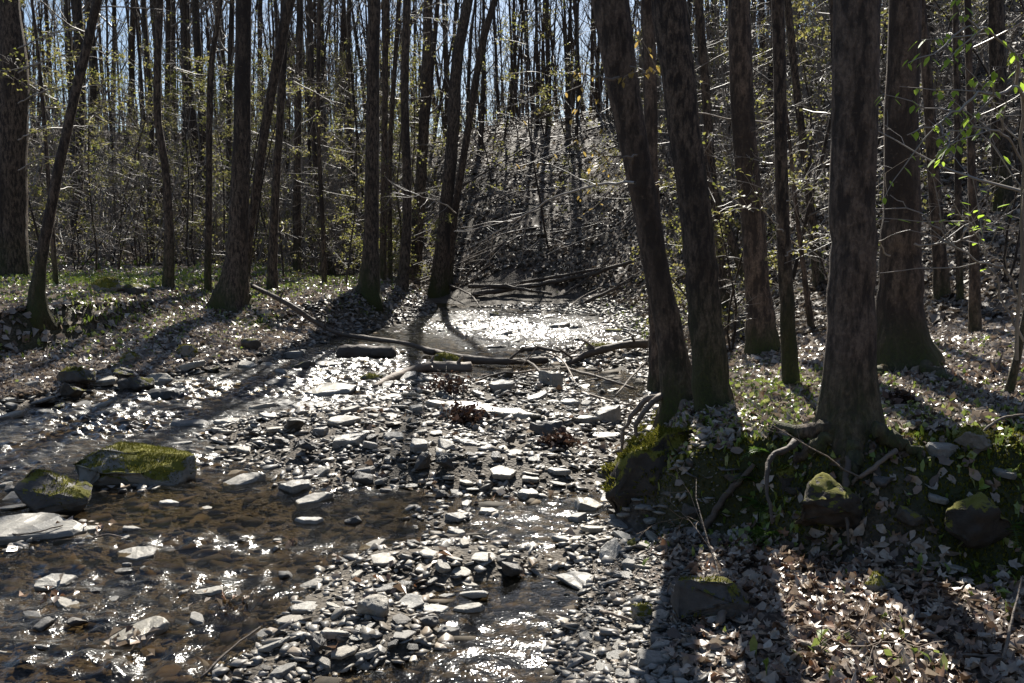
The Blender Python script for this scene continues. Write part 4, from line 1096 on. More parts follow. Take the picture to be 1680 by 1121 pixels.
# fine gravel on the near right shore
n = 5200
gx = rng.uniform(.1, 1.15, n); gy = rng.uniform(3.0, 4.9, n)
ok = (gx > xr(gy) - .15) & (gx < xr(gy) + .62)
scatter_hulls(mb, rng, gx[ok], gy[ok], .008 + .035 * rng.random(ok.sum()) ** 2.4, .3, .15)
N = NT('gravel')
rnd = N.n('NewGeometry').outputs['Random Per Island']; c = N.n('TexCoord').outputs['Object']
col = N.ramp(rnd, [(0, (.06, .055, .05)), (.25, (.19, .178, .16)), (.45, (.33, .31, .28)), (.6, (.24, .19, .14)), (.8, (.42, .39, .335)), (1, (.12, .097, .07))])
col = N.mix(N.math('MULTIPLY', N.noise(c, 50, 3), .6), col, (.05, .045, .04))
M['gravel'] = N.done(N.principled(Base__Color=col, Roughness=.5, Specular__IOR__Level=.4, Normal=N.bump(N.noise(c, 120, 2), .4, .004)))
N = NT('bed_stones'); rnd = N.n('NewGeometry').outputs['Random Per Island']; c = N.n('TexCoord').outputs['Object']
col = N.ramp(rnd, [(0, (.03, .026, .02)), (.35, (.10, .075, .046)), (.6, (.065, .06, .05)), (.8, (.15, .105, .055)), (1, (.05, .038, .026))])
M['bed_stones'] = N.done(N.principled(Base__Color=N.mix(N.math('MULTIPLY', N.noise(c, 30, 4), .7), col, (.03, .025, .018)), Roughness=.8, Specular__IOR__Level=.2))
uo = ub.build('bed_stones', M['bed_stones'], smooth=False)
tag(uo, 'brown stones on the stream bed seen through the water', 'stones', kind='stuff')
go = mb.build('gravel', M['gravel'], smooth=False)
tag(go, 'wet grey pebbles and chips of slate covering the stream bed', 'gravel', kind='stuff')

# small stones bedded in the face of the right bank
for k, (px, py, w) in enumerate([(1200, 790, 40), (1225, 880, 52), (1290, 900, 36), (1450, 800, 44), (1490, 860, 56), (1540, 820, 40), (1300, 810, 34), (1560, 930, 50), (1130, 860, 48), (1180, 900, 40), (1400, 930, 36), (1650, 780, 44)]):
    o = link('stone', [MOSSY[0], SLABS[4], MOSSY[1], DARKS[1], MOSSY[2], SLABS[1]][k % 6]); place(o, px, py, w, k * 57, (10 * math.sin(k), 12 * math.cos(k)), .2)
    tag(o, 'small dark stone bedded in the shaded face of the right bank', 'stone', 'stones of the right bank face')

# ------------------------------------------------------------------ fallen leaves
def up_normals(rng, x, y, tilt):
    e = .05
    gx_ = (height(x + e, y) - height(x - e, y)) / (2 * e); gy_ = (height(x, y + e) - height(x, y - e)) / (2 * e)
    n = np.stack([-gx_, -gy_, np.ones_like(gx_)], 1)
    n = np.clip(n, -2.0, 2.0)
    n /= np.linalg.norm(n, axis=1)[:, None]
    return n + rng.normal(size=n.shape) * tilt

def maple_leaves(mb, rng, c, s, nrm):
    """curled lobed leaves: a fan of eleven outline points"""
    n = len(c)
    nrm = nrm / np.linalg.norm(nrm, axis=1)[:, None]
    a = rng.normal(size=(n, 3)); a -= nrm * (a * nrm).sum(1)[:, None]; a /= np.linalg.norm(a, axis=1)[:, None]
    b = np.cross(nrm, a)
    ang = np.radians([90, 68, 45, 25, 0, -35, -90, 215, 180, 155, 135, 112])
    rad = np.array([.58, .36, .52, .34, .44, .33, .16, .33, .44, .34, .52, .36])
    rr_ = rad[None] * rng.uniform(.55, 1.3, (n, 12))
    px_ = np.cos(ang)[None] * rr_; py_ = np.sin(ang)[None] * rr_
    c1 = rng.uniform(.1, 1.1, (n, 1)); c2 = rng.normal(size=(n, 1)) * .6
    pz = c1 * px_ ** 2 * 1.4 + c2 * py_ ** 2 + rng.normal(size=(n, 12)) * .09
    s = np.asarray(s)[:, None, None]
    v = c[:, None, :] + s * (px_[:, :, None] * a[:, None] + py_[:, :, None] * b[:, None] + pz[:, :, None] * nrm[:, None])
    v = np.concatenate([c[:, None, :], v], 1)
    k = np.arange(n)[:, None, None] * 13
    j = np.arange(12)
    t = np.stack([np.zeros(12, int), 1 + j, 1 + (j + 1) % 12], 1)[None] + k
    mb.add(v.reshape(-1, 3), None, t.reshape(-1, 3))

def oval_leaves(mb, rng, c, s, nrm):
    n = len(c); nrm = nrm / np.linalg.norm(nrm, axis=1)[:, None]
    a = rng.normal(size=(n, 3)); a -= nrm * (a * nrm).sum(1)[:, None]; a /= np.linalg.norm(a, axis=1)[:, None]
    b = np.cross(nrm, a)
    u = np.array([-.5, -.22, .12, .5, .12, -.22, -.2, .14]); w = np.array([0, .27, .22, 0, -.22, -.27, 0, 0])
    uu = u[None] + rng.normal(size=(n, 8)) * .05; ww = w[None] * rng.uniform(.7, 1.3, (n, 8))
    curl = rng.normal(size=(n, 1)) * .9; fold = rng.uniform(-.2, 1.1, (n, 1))
    hz = curl * uu ** 2 + fold * np.abs(ww) + rng.normal(size=(n, 8)) * .04
    s = np.asarray(s)[:, None, None]
    v = c[:, None] + s * (uu[:, :, None] * a[:, None] + ww[:, :, None] * b[:, None] + hz[:, :, None] * nrm[:, None])
    k = np.arange(n)[:, None] * 8
    T = [[0, 6, 1], [1, 6, 7], [1, 7, 2], [2, 7, 3], [3, 7, 4], [4, 7, 6], [4, 6, 5], [5, 6, 0]]
    mb.add(v.reshape(-1, 3), None, np.vstack([k + t for t in T]))

rng = np.random.default_rng(33)
mb = MB()
# near floor and the face of the right bank
n = 21000
lx = rng.uniform(.3, 4.6, n); ly = rng.uniform(2.3, 6.2, n)
d = lx - xr(ly)
keep = (d > np.where(ly < 4.4, .35, .25) + .35 * rng.random(n)) & (rng.random(n) < np.where(fbm(lx * 1.4, ly * 1.4, 99, 2) > -.22, 1, .35))
mo = moss_patch(lx, ly); keep &= rng.random(n) > mo * .85
st_ = np.abs(height(lx, ly + .06) - height(lx, ly - .06)) / .12 + np.abs(height(lx + .06, ly) - height(lx - .06, ly)) / .12; keep &= rng.random(n) > .2 * sstep(.5, 1.0, st_)
lx, ly = lx[keep], ly[keep]
k_ = len(lx) * 4 // 10
P_ = np.stack([lx, ly, height(lx, ly) + rng.uniform(.004, .035, len(lx))], 1); N_ = up_normals(rng, lx, ly, .42)
maple_leaves(mb, rng, P_[:k_], rng.uniform(.036, .082, k_), N_[:k_])
oval_leaves(mb, rng, P_[k_:], rng.uniform(.026, .088, len(lx) - k_), N_[k_:])
lo_ = mb.build('brown_leaves', M['litter'], smooth=False)
tag(lo_, 'curled brown leaves matted on the shaded floor at lower right', 'leaves', kind='stuff')
mb = MB()
# top of the right bank and the slope behind
n = 60000
ly = 4.6 + 11.5 * rng.random(n) ** 1.3; lx = xr(ly) + .35 + (ly * .62 + .5 - xr(ly)) * rng.random(n)
keep = (rng.random(n) < .9) & (rng.random(n) > moss_patch(lx, ly) * .8)
lx, ly = lx[keep], ly[keep]
st_ = np.abs(height(lx, ly + .06) - height(lx, ly - .06)) / .12 + np.abs(height(lx + .06, ly) - height(lx - .06, ly)) / .12
keep = rng.random(len(lx)) > .8 * sstep(.5, 1.0, st_); lx, ly = lx[keep], ly[keep]
P_ = np.stack([lx, ly, height(lx, ly) + rng.uniform(.003, .03, len(lx))], 1); N_ = up_normals(rng, lx, ly, .42); nb = ly < 7.5
oval_leaves(mb, rng, P_[nb], rng.uniform(.035, .10, nb.sum()), N_[nb]); leaf_quads(mb, rng, P_[~nb], rng.uniform(.06, .13, (~nb).sum()), N_[~nb])
# left bank and terrace
n = 85000
ly = 8.5 + 25 * rng.random(n) ** 1.25; lx = xl(ly) - .25 - (np.maximum(ly * .62 + xl(ly), .5)) * rng.random(n)
st_ = np.abs(height(lx, ly + .08) - height(lx, ly - .08)) / .16 + np.abs(height(lx + .08, ly) - height(lx - .08, ly)) / .16
keep = (rng.random(n) > moss_patch(lx, ly) * .6) & (rng.random(n) > .8 * sstep(.6, 1.2, st_))
lx, ly = lx[keep], ly[keep]
leaf_quads(mb, rng, np.stack([lx, ly, height(lx, ly) + rng.uniform(.003, .03, len(lx))], 1), rng.uniform(.07, .15, len(lx)), up_normals(rng, lx, ly, .42))
lo_ = mb.build('fallen_leaves', M['bank_litter'], smooth=False)
tag(lo_, 'dry brown and pale fallen leaves covering the banks', 'leaves', kind='stuff')
# hillsides
mb = MB()
n = 210000
a = rng.uniform(-.62, .62, n); rmin = np.interp(a, [-.62, -.2, -.09, .1, .2, .62], [26, 26, 21, 20, 12, 9]); r = rmin + (58 - rmin) * rng.random(n) ** 1.6
lx, ly = r * np.sin(a), r * np.cos(a)
patch = fbm(lx * .35, ly * .35, 105, 3)
keep = ((lx > xr(ly) + .6) | (lx < xl(ly) - .4) | (ly > 25)) & (rng.random(n) < np.where(patch > -.02, .95, .45) * np.where((r < 27) | (a > .14), 1, .42))
lx, ly, r = lx[keep], ly[keep], r[keep]
leaf_quads(mb, rng, np.stack([lx, ly, height(lx, ly) + rng.uniform(.0, .05, len(lx))], 1), rng.uniform(.09, .16, len(lx)) * np.interp(r, [10, 55], [.9, 1.7]), up_normals(rng, lx, ly, .27))
hl_ = mb.build('hillside_leaves', M['hill_litter'], smooth=False)
tag(hl_, 'dull fallen leaves lying over the wooded slopes', 'leaves', kind='stuff')
mb = MB()
# stray leaves caught among the stones
n = 1500
ly = 3.1 + 12 * rng.random(n) ** 1.5; lx = xl(ly) + (xr(ly) - xl(ly)) * rng.random(n); z = height(lx, ly)
keep = (z > zwater(ly) - .02) & (fbm(lx * 1.8, ly * 1.8, 111, 2) > .02)
lx, ly, z = lx[keep], ly[keep], z[keep]
leaf_quads(mb, rng, np.stack([lx, ly, z + .03], 1), rng.uniform(.05, .1, len(lx)), up_normals(rng, lx, ly, .5))
for px, py, cnt, sp in [(215, 1066, 26, .07), (95, 990, 16, .06), (370, 1000, 22, .06), (150, 880, 12, .06), (545, 812, 14, .06), (480, 900, 8, .05), (700, 800, 14, .1), (790, 700, 12, .12), (625, 960, 12, .08)]:
    p = at(px, py); q = np.array([p.x, p.y]) + rng.normal(size=(cnt, 2)) * sp
    leaf_quads(mb, rng, np.stack([q[:, 0], q[:, 1], np.maximum(height(q[:, 0], q[:, 1]), zwater(q[:, 1])) + rng.uniform(.01, .04, cnt)], 1), rng.uniform(.025, .06, cnt), up_normals(rng, q[:, 0], q[:, 1], .6))
lo_ = mb.build('stray_leaves', M['litter'], smooth=False)
tag(lo_, 'stray brown leaves caught between the stream stones', 'leaves', kind='stuff')

# ------------------------------------------------------------------ moss tufts and small herbs
def blades(mb, rng, x, y, h, lean=.5, w=.2, m=0):
    n = len(x); z = height(x, y)
    az = rng.uniform(0, 6.28, n); d = np.stack([np.cos(az), np.sin(az), 0 * az], 1); s = np.stack([-np.sin(az), np.cos(az), 0 * az], 1)
    h = np.asarray(h)[:, None]; ln = rng.uniform(.1, 1, (n, 1)) * lean
    b = np.stack([x, y, z - .004], 1)
    upv = np.array([0, 0, 1.0])
    p1 = b + upv * h * .6 + d * h * ln * .4; p2 = b + upv * h * (1 - .3 * ln) + d * h * ln
    wd = h * w
    v = np.stack([b - s * wd * .3, b + s * wd * .3, p1 + s * wd * .5, p1 - s * wd * .5, p2], 1).reshape(-1, 3)
    k = np.arange(n)[:, None] * 5
    mb.add(v, k + [0, 1, 2, 3], k + [3, 2, 4], m)
mb = MB()
n = 110000
mx = rng.uniform(.7, 4.2, n); my = rng.uniform(3.4, 7.5, n); w_ = moss_patch(mx, my) * (mx > xr(my) + .1)
keep = rng.random(n) < w_ * 1.1; mx, my = mx[keep], my[keep]
blades(mb, rng, mx, my, rng.uniform(.010, .028, len(mx)), .9, .5)
M['moss'] = leaf_mat('moss', [(.07, .085, .012), (.13, .13, .02), (.19, .175, .03), (.09, .10, .015)], .8, .35, .1)
mo_ = mb.build('moss', M['moss']); tag(mo_, 'yellow green moss on the roots and face of the right bank', 'moss', kind='stuff')

mb = MB()
def herb_patch(px, py, rad, cnt, h):
    p = at(px, py); q = np.array([p.x, p.y]) + rng.normal(size=(cnt, 2)) * rad
    q = q[(q[:, 0] > xr(q[:, 1]) + .2) | (q[:, 0] < xl(q[:, 1]) - .3)]
    c = len(q)
    if not c: return
    blades(mb, rng, q[:, 0], q[:, 1], rng.uniform(.5, 1.2, c) * h, .8, .3)
    k = c // 2
    leaf_quads(mb, rng, np.stack([q[:k, 0], q[:k, 1], height(q[:k, 0], q[:k, 1]) + rng.uniform(.2, .9, k) * h], 1), rng.uniform(.4, .8, k) * h, None)
for a_ in [(1240, 640, .35, 420, .07), (1210, 610, .4, 420, .06), (1300, 690, .35, 380, .07), (1340, 650, .5, 380, .07), (1450, 680, .3, 90, .06), (1530, 690, .45, 100, .06), (1600, 680, .4, 100, .07), (1640, 760, .3, 110, .06), (1670, 700, .3, 70, .07),
           (1560, 590, .6, 220, .07), (1180, 520, .8, 220, .08), (1230, 470, 1.4, 260, .1), (1040, 550, .8, 500, .06), (1030, 520, 1.2, 420, .07), (1290, 720, .25, 140, .06), (1270, 700, .25, 140, .06), (1000, 500, 1.5, 300, .07),
           (60, 465, 1.3, 900, .12), (150, 462, 1.4, 800, .12), (240, 468, 1.3, 800, .11), (330, 462, 1.3, 700, .11), (420, 452, 1.5, 900, .12), (520, 455, 1.4, 700, .12), (580, 462, 1.0, 400, .10), (180, 500, 1.2, 400, .08), (90, 490, 1.2, 600, .1), (30, 440, 2, 320, .2), (220, 515, .6, 130, .08), (240, 505, .6, 130, .08),
           (405, 528, .35, 420, .05), (430, 540, .4, 420, .05), (560, 478, 1.2, 400, .08), (100, 500, 1, 220, .1), (640, 525, .6, 150, .06), (700, 520, .8, 150, .06), (200, 545, .8, 130, .07), (1660, 960, .2, 40, .08), (1310, 1080, .1, 10, .09), (1490, 1085, .12, 14, .08), (1250, 870, .1, 60, .07)]:
    herb_patch(*a_)
ho = mb.build('ground_plants', M['herb']); tag(ho, 'low green spring herbs scattered over the banks', 'herbs', kind='stuff')

# ------------------------------------------------------------------ ferns on the right bank
def make_fern(px, py, nf, L, label, seed):
    r_ = np.random.default_rng(seed); p = at(px, py); root = empty('fern', p)
    for k in range(nf):
        fm = MB(); az = r_.uniform(0, 6.28) if k else 3.6
        d = np.array([math.cos(az), math.sin(az), r_.uniform(.5, 1.2)]); d /= np.linalg.norm(d)
        l = L * r_.uniform(.7, 1.15); n = 15
        pts = [np.zeros(3)]
        for q in range(n):
            d = d + np.array([0, 0, -.10]); d /= np.linalg.norm(d); pts.append(pts[-1] + d * l / n)
        pts = np.array(pts); tube(fm, pts, np.linspace(.0025, .0008, n + 1), 4, cap=False)
        side = np.cross(d, [0, 0, 1.0]); side /= np.linalg.norm(side) + 1e-9
        for q in range(2, n + 1):
            f = q / n; pl = l * .26 * math.sin(min(1, f * 1.15 + .12) * math.pi * .92 + .1) ** .8 if f < 1 else .02
            tdir = pts[q] - pts[q - 1]; tdir /= np.linalg.norm(tdir)
            for sg in (-1, 1):
                e = side * sg * .9 + tdir * .35 + np.array([0, 0, r_.uniform(-.1, .2)])
                b0 = pts[q]; t1 = b0 + e * pl; wv_ = tdir * l / n * .42
                fm.add([b0 - wv_ * .6, b0 + wv_ * .6, b0 + e * pl * .6 + wv_ * .7 + [0, 0, .004], t1, b0 + e * pl * .6 - wv_ * .5 + [0, 0, -.003]], None, [[0, 1, 2], [0, 2, 4], [2, 3, 4]])
        fm.build('frond', M['fern'], root)
    tag(root, label, 'fern')
make_fern(1262, 752, 6, .19, 'topmost sunlit fern on the mossy bank below the thickest trunk', 1)
make_fern(1250, 830, 6, .20, 'fern with a flat lit frond halfway down the mossy bank', 2)
make_fern(1262, 880, 7, .17, 'bushy green fern at the foot of the mossy bank', 3)
make_fern(1240, 792, 4, .14, 'small fern between the topmost fern and the lit frond', 4)
make_fern(1655, 868, 5, .2, 'fern hanging in the shade of the bank at the right edge', 5)

# ------------------------------------------------------------------ logs, driftwood, sticks
def px_line(line, lift=0.0):
    """[(px, py[, height above the ground m])] -> world points resting on the ground"""
    out = []
    for q in line:
        p = at(q[0], q[1]); z = max(p.z, zwater(p.y) - .02) + (q[2] if len(q) > 2 else 0) + lift
        out.append([p.x, p.y, z])
    return np.array(out)

def wood(name, line, r0, r1, mat, label, seed, stubs=0, cat='log', twig=0, sides=10, group=None, bend=.02, lift=None, hang=None):
    r_ = np.random.default_rng(seed)
    P = px_line(line, (r0 * .55 if lift is None else lift)) if hang is None else np.array(hang, float)
    o0 = P[0].copy()
    n = max(10, int(len(P) * 5)); S_ = spline(P, n)
    S_[1:-1] += r_.normal(size=(n - 2, 3)) * bend * r0 * 2
    R_ = np.linspace(r0, r1, n) * (1 + r_.normal(size=n) * .05)
    ph = r_.uniform(0, 6)
    S_ = S_ - o0
    mb = MB(); tube(mb, S_, R_, sides, shape=lambda i, a, p: 1 + .10 * np.sin(2 * a + i * .6 + ph) + .06 * np.sin(5 * a + i * 1.7))
    o = mb.build(name, M[mat]); o.location = o0
    tag(o, label, cat, group)
    if stubs or twig:
        for k in range(stubs + twig):
            sb = MB()
            i_ = r_.integers(2, n - 2); t_ = S_[i_ + 1] - S_[i_]; t_ /= np.linalg.norm(t_)
            d = rand_perp(r_, t_) + t_ * .6; d[2] = abs(d[2]); d /= np.linalg.norm(d)
            if k < stubs: tube(sb, branch_pts(r_, S_[i_], d, r0 * r_.uniform(3, 7), 4, .1, 0), np.linspace(R_[i_] * .45, R_[i_] * .2, 4), 6)
            else:
                bp = branch_pts(r_, S_[i_], d, r_.uniform(.3, .9), 7, .12, .01); tube(sb, bp, np.linspace(min(.008, R_[i_] * .5), .002, 7), 4, cap=False)
                twigs(sb, r_, bp, .005, 2, 3, .35, 0, .15, 3, None, 0, .05, .0018)
            sb.build('branch', M[mat], o)
    return o
wood('fallen_pole', [(402, 498, .35), (470, 525, .25), (540, 558, .15), (600, 574, .16), (660, 580, .14), (712, 592, .10)], .042, .034, 'dark_wood', 'long thin fallen pole sloping from the left bank down to the stream', 1, stubs=2)
wood('log', [(556, 588), (600, 586), (646, 588)], .12, .10, 'dark_wood', 'short thick dark log lying under the fallen pole at the shore', 2)
wood('log', [(700, 586, .06), (760, 600, .06), (830, 604, .05), (898, 600, .04)], .062, .045, 'dark_wood', 'dark fallen log reaching from the mossy block to the driftwood', 3, stubs=2)
wood('log', [(612, 640, .0), (650, 624, .03), (700, 612, .05), (772, 610, .03)], .035, .085, 'dead_wood', 'short barkless log lying before the mossy block, thick end right', 4, stubs=2)
wood('log', [(1078, 582, .12), (1020, 582, .10), (968, 590, .05), (930, 604, .02)], .058, .042, 'dark_wood', 'bent log from the right shore into the driftwood heap', 5, stubs=3)
# the driftwood heap
DR = [([(850, 584, .05), (890, 592, .15), (930, 596, .12)], .035, 'dark broken branch on top of the driftwood heap'), ([(790, 618, 0), (840, 622, .06), (905, 614, .06)], .018, 'pale bare stick at the left of the driftwood heap'),
      ([(760, 632, 0), (830, 624, .08), (880, 628, .04)], .014, 'thin dark stick lowest at the left of the driftwood heap'), ([(880, 585, .1), (920, 610, .16), (945, 640, .05)], .016, 'crooked stick crossing the driftwood heap downhill'),
      ([(925, 610, .04), (960, 626, .08), (1000, 640, .1), (1040, 648, .06)], .022, 'dark curved branch lying right from the driftwood heap'), ([(920, 600, .08), (950, 595, .18), (985, 575, .3)], .014, 'upturned twig at the right of the driftwood heap'),
      ([(1068, 618, .22), (1045, 632, .16), (1010, 655, .03)], .018, 'broken stick leaning from the bank roots to the pool'), ([(910, 588, .12), (922, 562, .42), (950, 545, .62), (985, 530, .72)], .007, 'thin arching twig standing up over the bright stream'),
      ([(840, 600, .05), (866, 612, .14), (900, 634, .06)], .02, 'short stub of wood inside the driftwood heap'), ([(955, 648, .02), (1010, 668, .04), (1050, 672, .03)], .012, 'thin wet stick lying across the brown pool')]
for k, (ln, r_0, lb_) in enumerate(DR): wood('driftwood_branch', ln, r_0, r_0 * .55, 'dead_wood' if k % 2 else 'dark_wood', lb_, 30 + k, stubs=1 if r_0 > .015 else 0, twig=1 if r_0 > .01 else 0, cat='branch', sides=7, bend=.1)
# fallen trunks at the head of the valley
FL = [([(775, 494, .1), (860, 484, .15), (960, 468, .2), (1048, 450, .3)], .10, 'long fallen trunk slanting up right at the foot of the hillside'), ([(790, 488, .15), (880, 476, .2), (990, 455, .2)], .07, 'thinner fallen trunk behind the long fallen trunk'),
      ([(770, 484, .2), (830, 486, .2), (905, 492, .1)], .09, 'short dark log across the head of the stream'), ([(925, 492, .1), (965, 470, .2), (1002, 445, .3)], .045, 'pale fallen pole leaning up the hillside foot'),
      ([(960, 505, .1), (1010, 488, .2), (1050, 470, .3)], .06, 'dark log on the green right shore upstream'), ([(730, 478, .2), (770, 500, .25), (790, 512, .05)], .04, 'bare pole sliding down the left bank at the stream bend'),
      ([(760, 330, .5), (850, 280, .6), (900, 240, .5)], .05, 'thin fallen pole lying up the middle hillside'), ([(1105, 470, .1), (1190, 455, .3), (1260, 470, .1)], .05, 'fallen branch on the slope behind the furrowed trunk')]
for k, (ln, r_0, lb_) in enumerate(FL): wood('fallen_log', ln, r_0 * .75, r_0 * .4, 'dark_wood', lb_, 60 + k, stubs=2, twig=5, cat='log', sides=8, bend=.08)
# sticks on the near right
ST = [([(1178, 1034, .02), (1200, 1004, .05), (1224, 974, .06)], .016, 'pale barkless stick propped against the broad mossy rock'), ([(1288, 1062, .01), (1330, 1072, .02), (1368, 1090, .01)], .015, 'pale stick on the leaf litter above the half buried slab'),
      ([(1300, 1045, .01), (1340, 1042, .02), (1380, 1048, .01)], .012, 'straight brown stick across the sunlit leaves'), ([(1155, 880, .03), (1190, 850, .1), (1235, 820, .14)], .022, 'thick dark root like branch lying up the shaded bank'),
      ([(1520, 1082, .01), (1590, 1092, .03), (1650, 1088, .02)], .008, 'long thin twig in the shade at the bottom right'), ([(1640, 1110, .0), (1660, 1060, .12), (1672, 1030, .2)], .006, 'yellow budding twig standing at the bottom right corner'),
      ([(1092, 682, .05), (1130, 664, .12), (1168, 652, .16)], .02, 'barkless broken branch across the feet of the leaning trunks'), ([(330, 1118, .01), (380, 1085, .05), (428, 1052, .06)], .006, 'thin dark twig on the gravel at the bottom left of the spit'),
      ([(145, 892, .02), (180, 892, .05), (208, 897, .04)], .005, 'thin pale twig caught behind the lone flat stone'), ([(0, 882, .03), (40, 892, .05), (104, 880, .06)], .006, 'dark thin twig lying on the broad flat grey slab'),
      ([(0, 440, .5), (18, 452, .2), (30, 462, .05)], .03, 'pale dead branch on the terrace by the thick forking tree'), ([(1590, 742, .05), (1640, 728, .12), (1678, 715, .1)], .008, 'pale forked twig over the sunlit moss mound'),
      ([(1470, 760, .05), (1420, 800, .05), (1390, 820, .05)], .014, 'dead stick in the shade below the thickest trunk'), ([(985, 1010, .01), (1010, 1022, .03), (1040, 1030, .02)], .009, 'pale stick on the gravel left of the moss tufted stone')]
for k, (ln, r_0, lb_) in enumerate(ST): wood('stick', ln, r_0, r_0 * .6, 'dead_wood' if k not in (3, 7, 9) else 'dark_wood', lb_, 80 + k, stubs=0, twig=1 if .009 < r_0 < .02 else 0, cat='stick', sides=7, bend=.1)

# clumps of wet leaves and roots caught on the bar
def clump(px, py, w, hh, label, seed):
    r_ = np.random.default_rng(seed); p = at(px, py); s = w * p.y / FPX
    root = empty('leaf_clump', p); mb = MB(); n = 260
    c = r_.normal(size=(n, 3)) * [s * .3, s * .25, s * .2 * hh] + [0, 0, s * .25 * hh]; c[:, 2] = np.abs(c[:, 2])
    leaf_quads(mb, r_, c, r_.uniform(.03, .07, n), None); mb.build('leaves', M['dry_leaf_clump'], root)
    tb = MB()
    for k in range(14):
        d = r_.normal(size=3); d[2] = abs(d[2]); d /= np.linalg.norm(d)
        tube(tb, branch_pts(r_, r_.normal(size=3) * s * .12 + [0, 0, .03], d, s * r_.uniform(.4, .8), 5, .3, 0), np.linspace(.006, .002, 5), 4, cap=False)
    tb.build('roots', M['dark_wood'], root); tag(root, label, 'leaf clump')
clump(735, 648, 62, 1.0, 'upper dark red clump of dead leaves and roots below the short log', 1)
clump(764, 694, 56, .9, 'lower dark clump of dead leaves lying against the long pale slab', 2)
clump(915, 735, 46, .8, 'black clump of wet leaves under the rounded dark brown boulder', 3)
clump(370, 998, 46, .6, 'small clump of wet leaves beside the pale wedge stone', 4)
clump(1478, 668, 40, .9, 'dark rotten stump like clump right of the thickest trunk', 5)

# roots of the bank trees
def roots(owner, lines, r_0, mat, seed, local=False):
    r_ = np.random.default_rng(seed)
    for ln in lines:
        mb = MB()
        P = px_line(ln, -r_0 * .25) if not local else np.array(ln) + np.array(owner.location); S_ = spline(P, 14); S_ += r_.normal(size=S_.shape) * r_0 * .25; tube(mb, S_ - np.array(owner.location), np.linspace(r_0, r_0 * .3, 14) * (1 + r_.normal(size=14) * .15), 9)
        mb.build('root', M[mat], owner)
def find(label): return next(o for o in scene.objects if o.get('label') == label)
tA = find('big trunk leaning left over the stream on the mossy bank edge'); tB = find('thickest upright trunk with roots on the edge of the right bank'); tC = find('broad based trunk with flaring mossy foot right of the thickest trunk')
roots(tA, [[(-.10, -.02, .10), (-.24, -.08, .03), (-.34, -.12, -.14), (-.36, -.14, -.40)], [(-.08, .06, .08), (-.26, .05, .02), (-.40, .03, -.16), (-.44, .0, -.42)], [(0, -.12, .06), (-.06, -.26, -.04), (-.12, -.34, -.3)], [(.10, -.1, .06), (.16, -.24, -.05), (.14, -.34, -.3)]], .028, 'dead_wood', 1, local=True)
roots(tB, [[(1370, 725, .08), (1320, 720, .05), (1270, 712, .03), (1228, 716, .0)], [(1360, 735, .06), (1330, 750, .04), (1300, 770, 0)], [(1430, 730, .08), (1490, 745, .04), (1540, 770, .0)], [(1400, 740, .05), (1395, 790, .03), (1375, 830, .0)]], .05, 'bark_smooth', 2)
roots(tB, [[(-.1, -.25, -.05), (-.18, -.42, -.2), (-.2, -.55, -.42)], [(.12, -.25, -.03), (.22, -.4, -.16), (.2, -.52, -.4), (.3, -.62, -.55)], [(.25, -.1, -.02), (.5, -.22, -.1), (.62, -.4, -.3)], [(-.3, -.05, -.02), (-.5, -.2, -.12), (-.52, -.4, -.36)], [(.0, -.3, -.1), (.06, -.5, -.3), (-.04, -.66, -.5)]], .02, 'dark_wood', 9, local=True)
roots(tC, [[(1510, 615, .08), (1560, 632, .03), (1590, 640, 0)], [(1450, 618, .06), (1425, 630, .0)]], .05, 'bark_smooth', 3)

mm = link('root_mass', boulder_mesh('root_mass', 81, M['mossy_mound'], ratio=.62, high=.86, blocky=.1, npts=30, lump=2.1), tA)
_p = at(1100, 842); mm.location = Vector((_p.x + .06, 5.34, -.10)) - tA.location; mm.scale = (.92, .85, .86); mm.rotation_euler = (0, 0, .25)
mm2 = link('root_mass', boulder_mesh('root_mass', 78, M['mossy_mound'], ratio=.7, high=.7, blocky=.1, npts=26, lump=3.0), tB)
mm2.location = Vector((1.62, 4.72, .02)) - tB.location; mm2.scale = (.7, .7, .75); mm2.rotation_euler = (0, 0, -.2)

# branches that reach into the picture, with their leaves
def reach(owner, line_w, r_0, mat, leafm, nl, ls, seed, tw=5, name='branch', droop=False):
    r_ = np.random.default_rng(seed); o = np.array(owner.location)
    P = np.array([at_depth(*q) for q in line_w]) - o
    S_ = spline(P, 22); S_[1:-1] += r_.normal(size=(20, 3)) * .008
    mb = MB(); lb = MB(); tube(mb, S_, np.linspace(r_0, r_0 * .25, 22), 6, cap=False)
    for k in range(tw):
        i_ = r_.integers(4, 21); t_ = S_[min(21, i_ + 1)] - S_[i_ - 1]; t_ /= np.linalg.norm(t_)
        d = t_ * .8 + rand_perp(r_, t_) * .6; bp = branch_pts(r_, S_[i_], d / np.linalg.norm(d), r_.uniform(.2, .6), 6, .12, 0)
        tube(mb, bp, np.linspace(r_0 * .4, .0015, 6), 4, cap=False)
        if nl:
            for e in bp[2:]: _hang(lb, r_, e, nl, ls, droop)
    if nl:
        for e in S_[10::2]: _hang(lb, r_, e, nl, ls, droop)
    br = mb.build(name, M[mat], owner)
    if lb.n: lb.build('foliage', M[leafm], br)
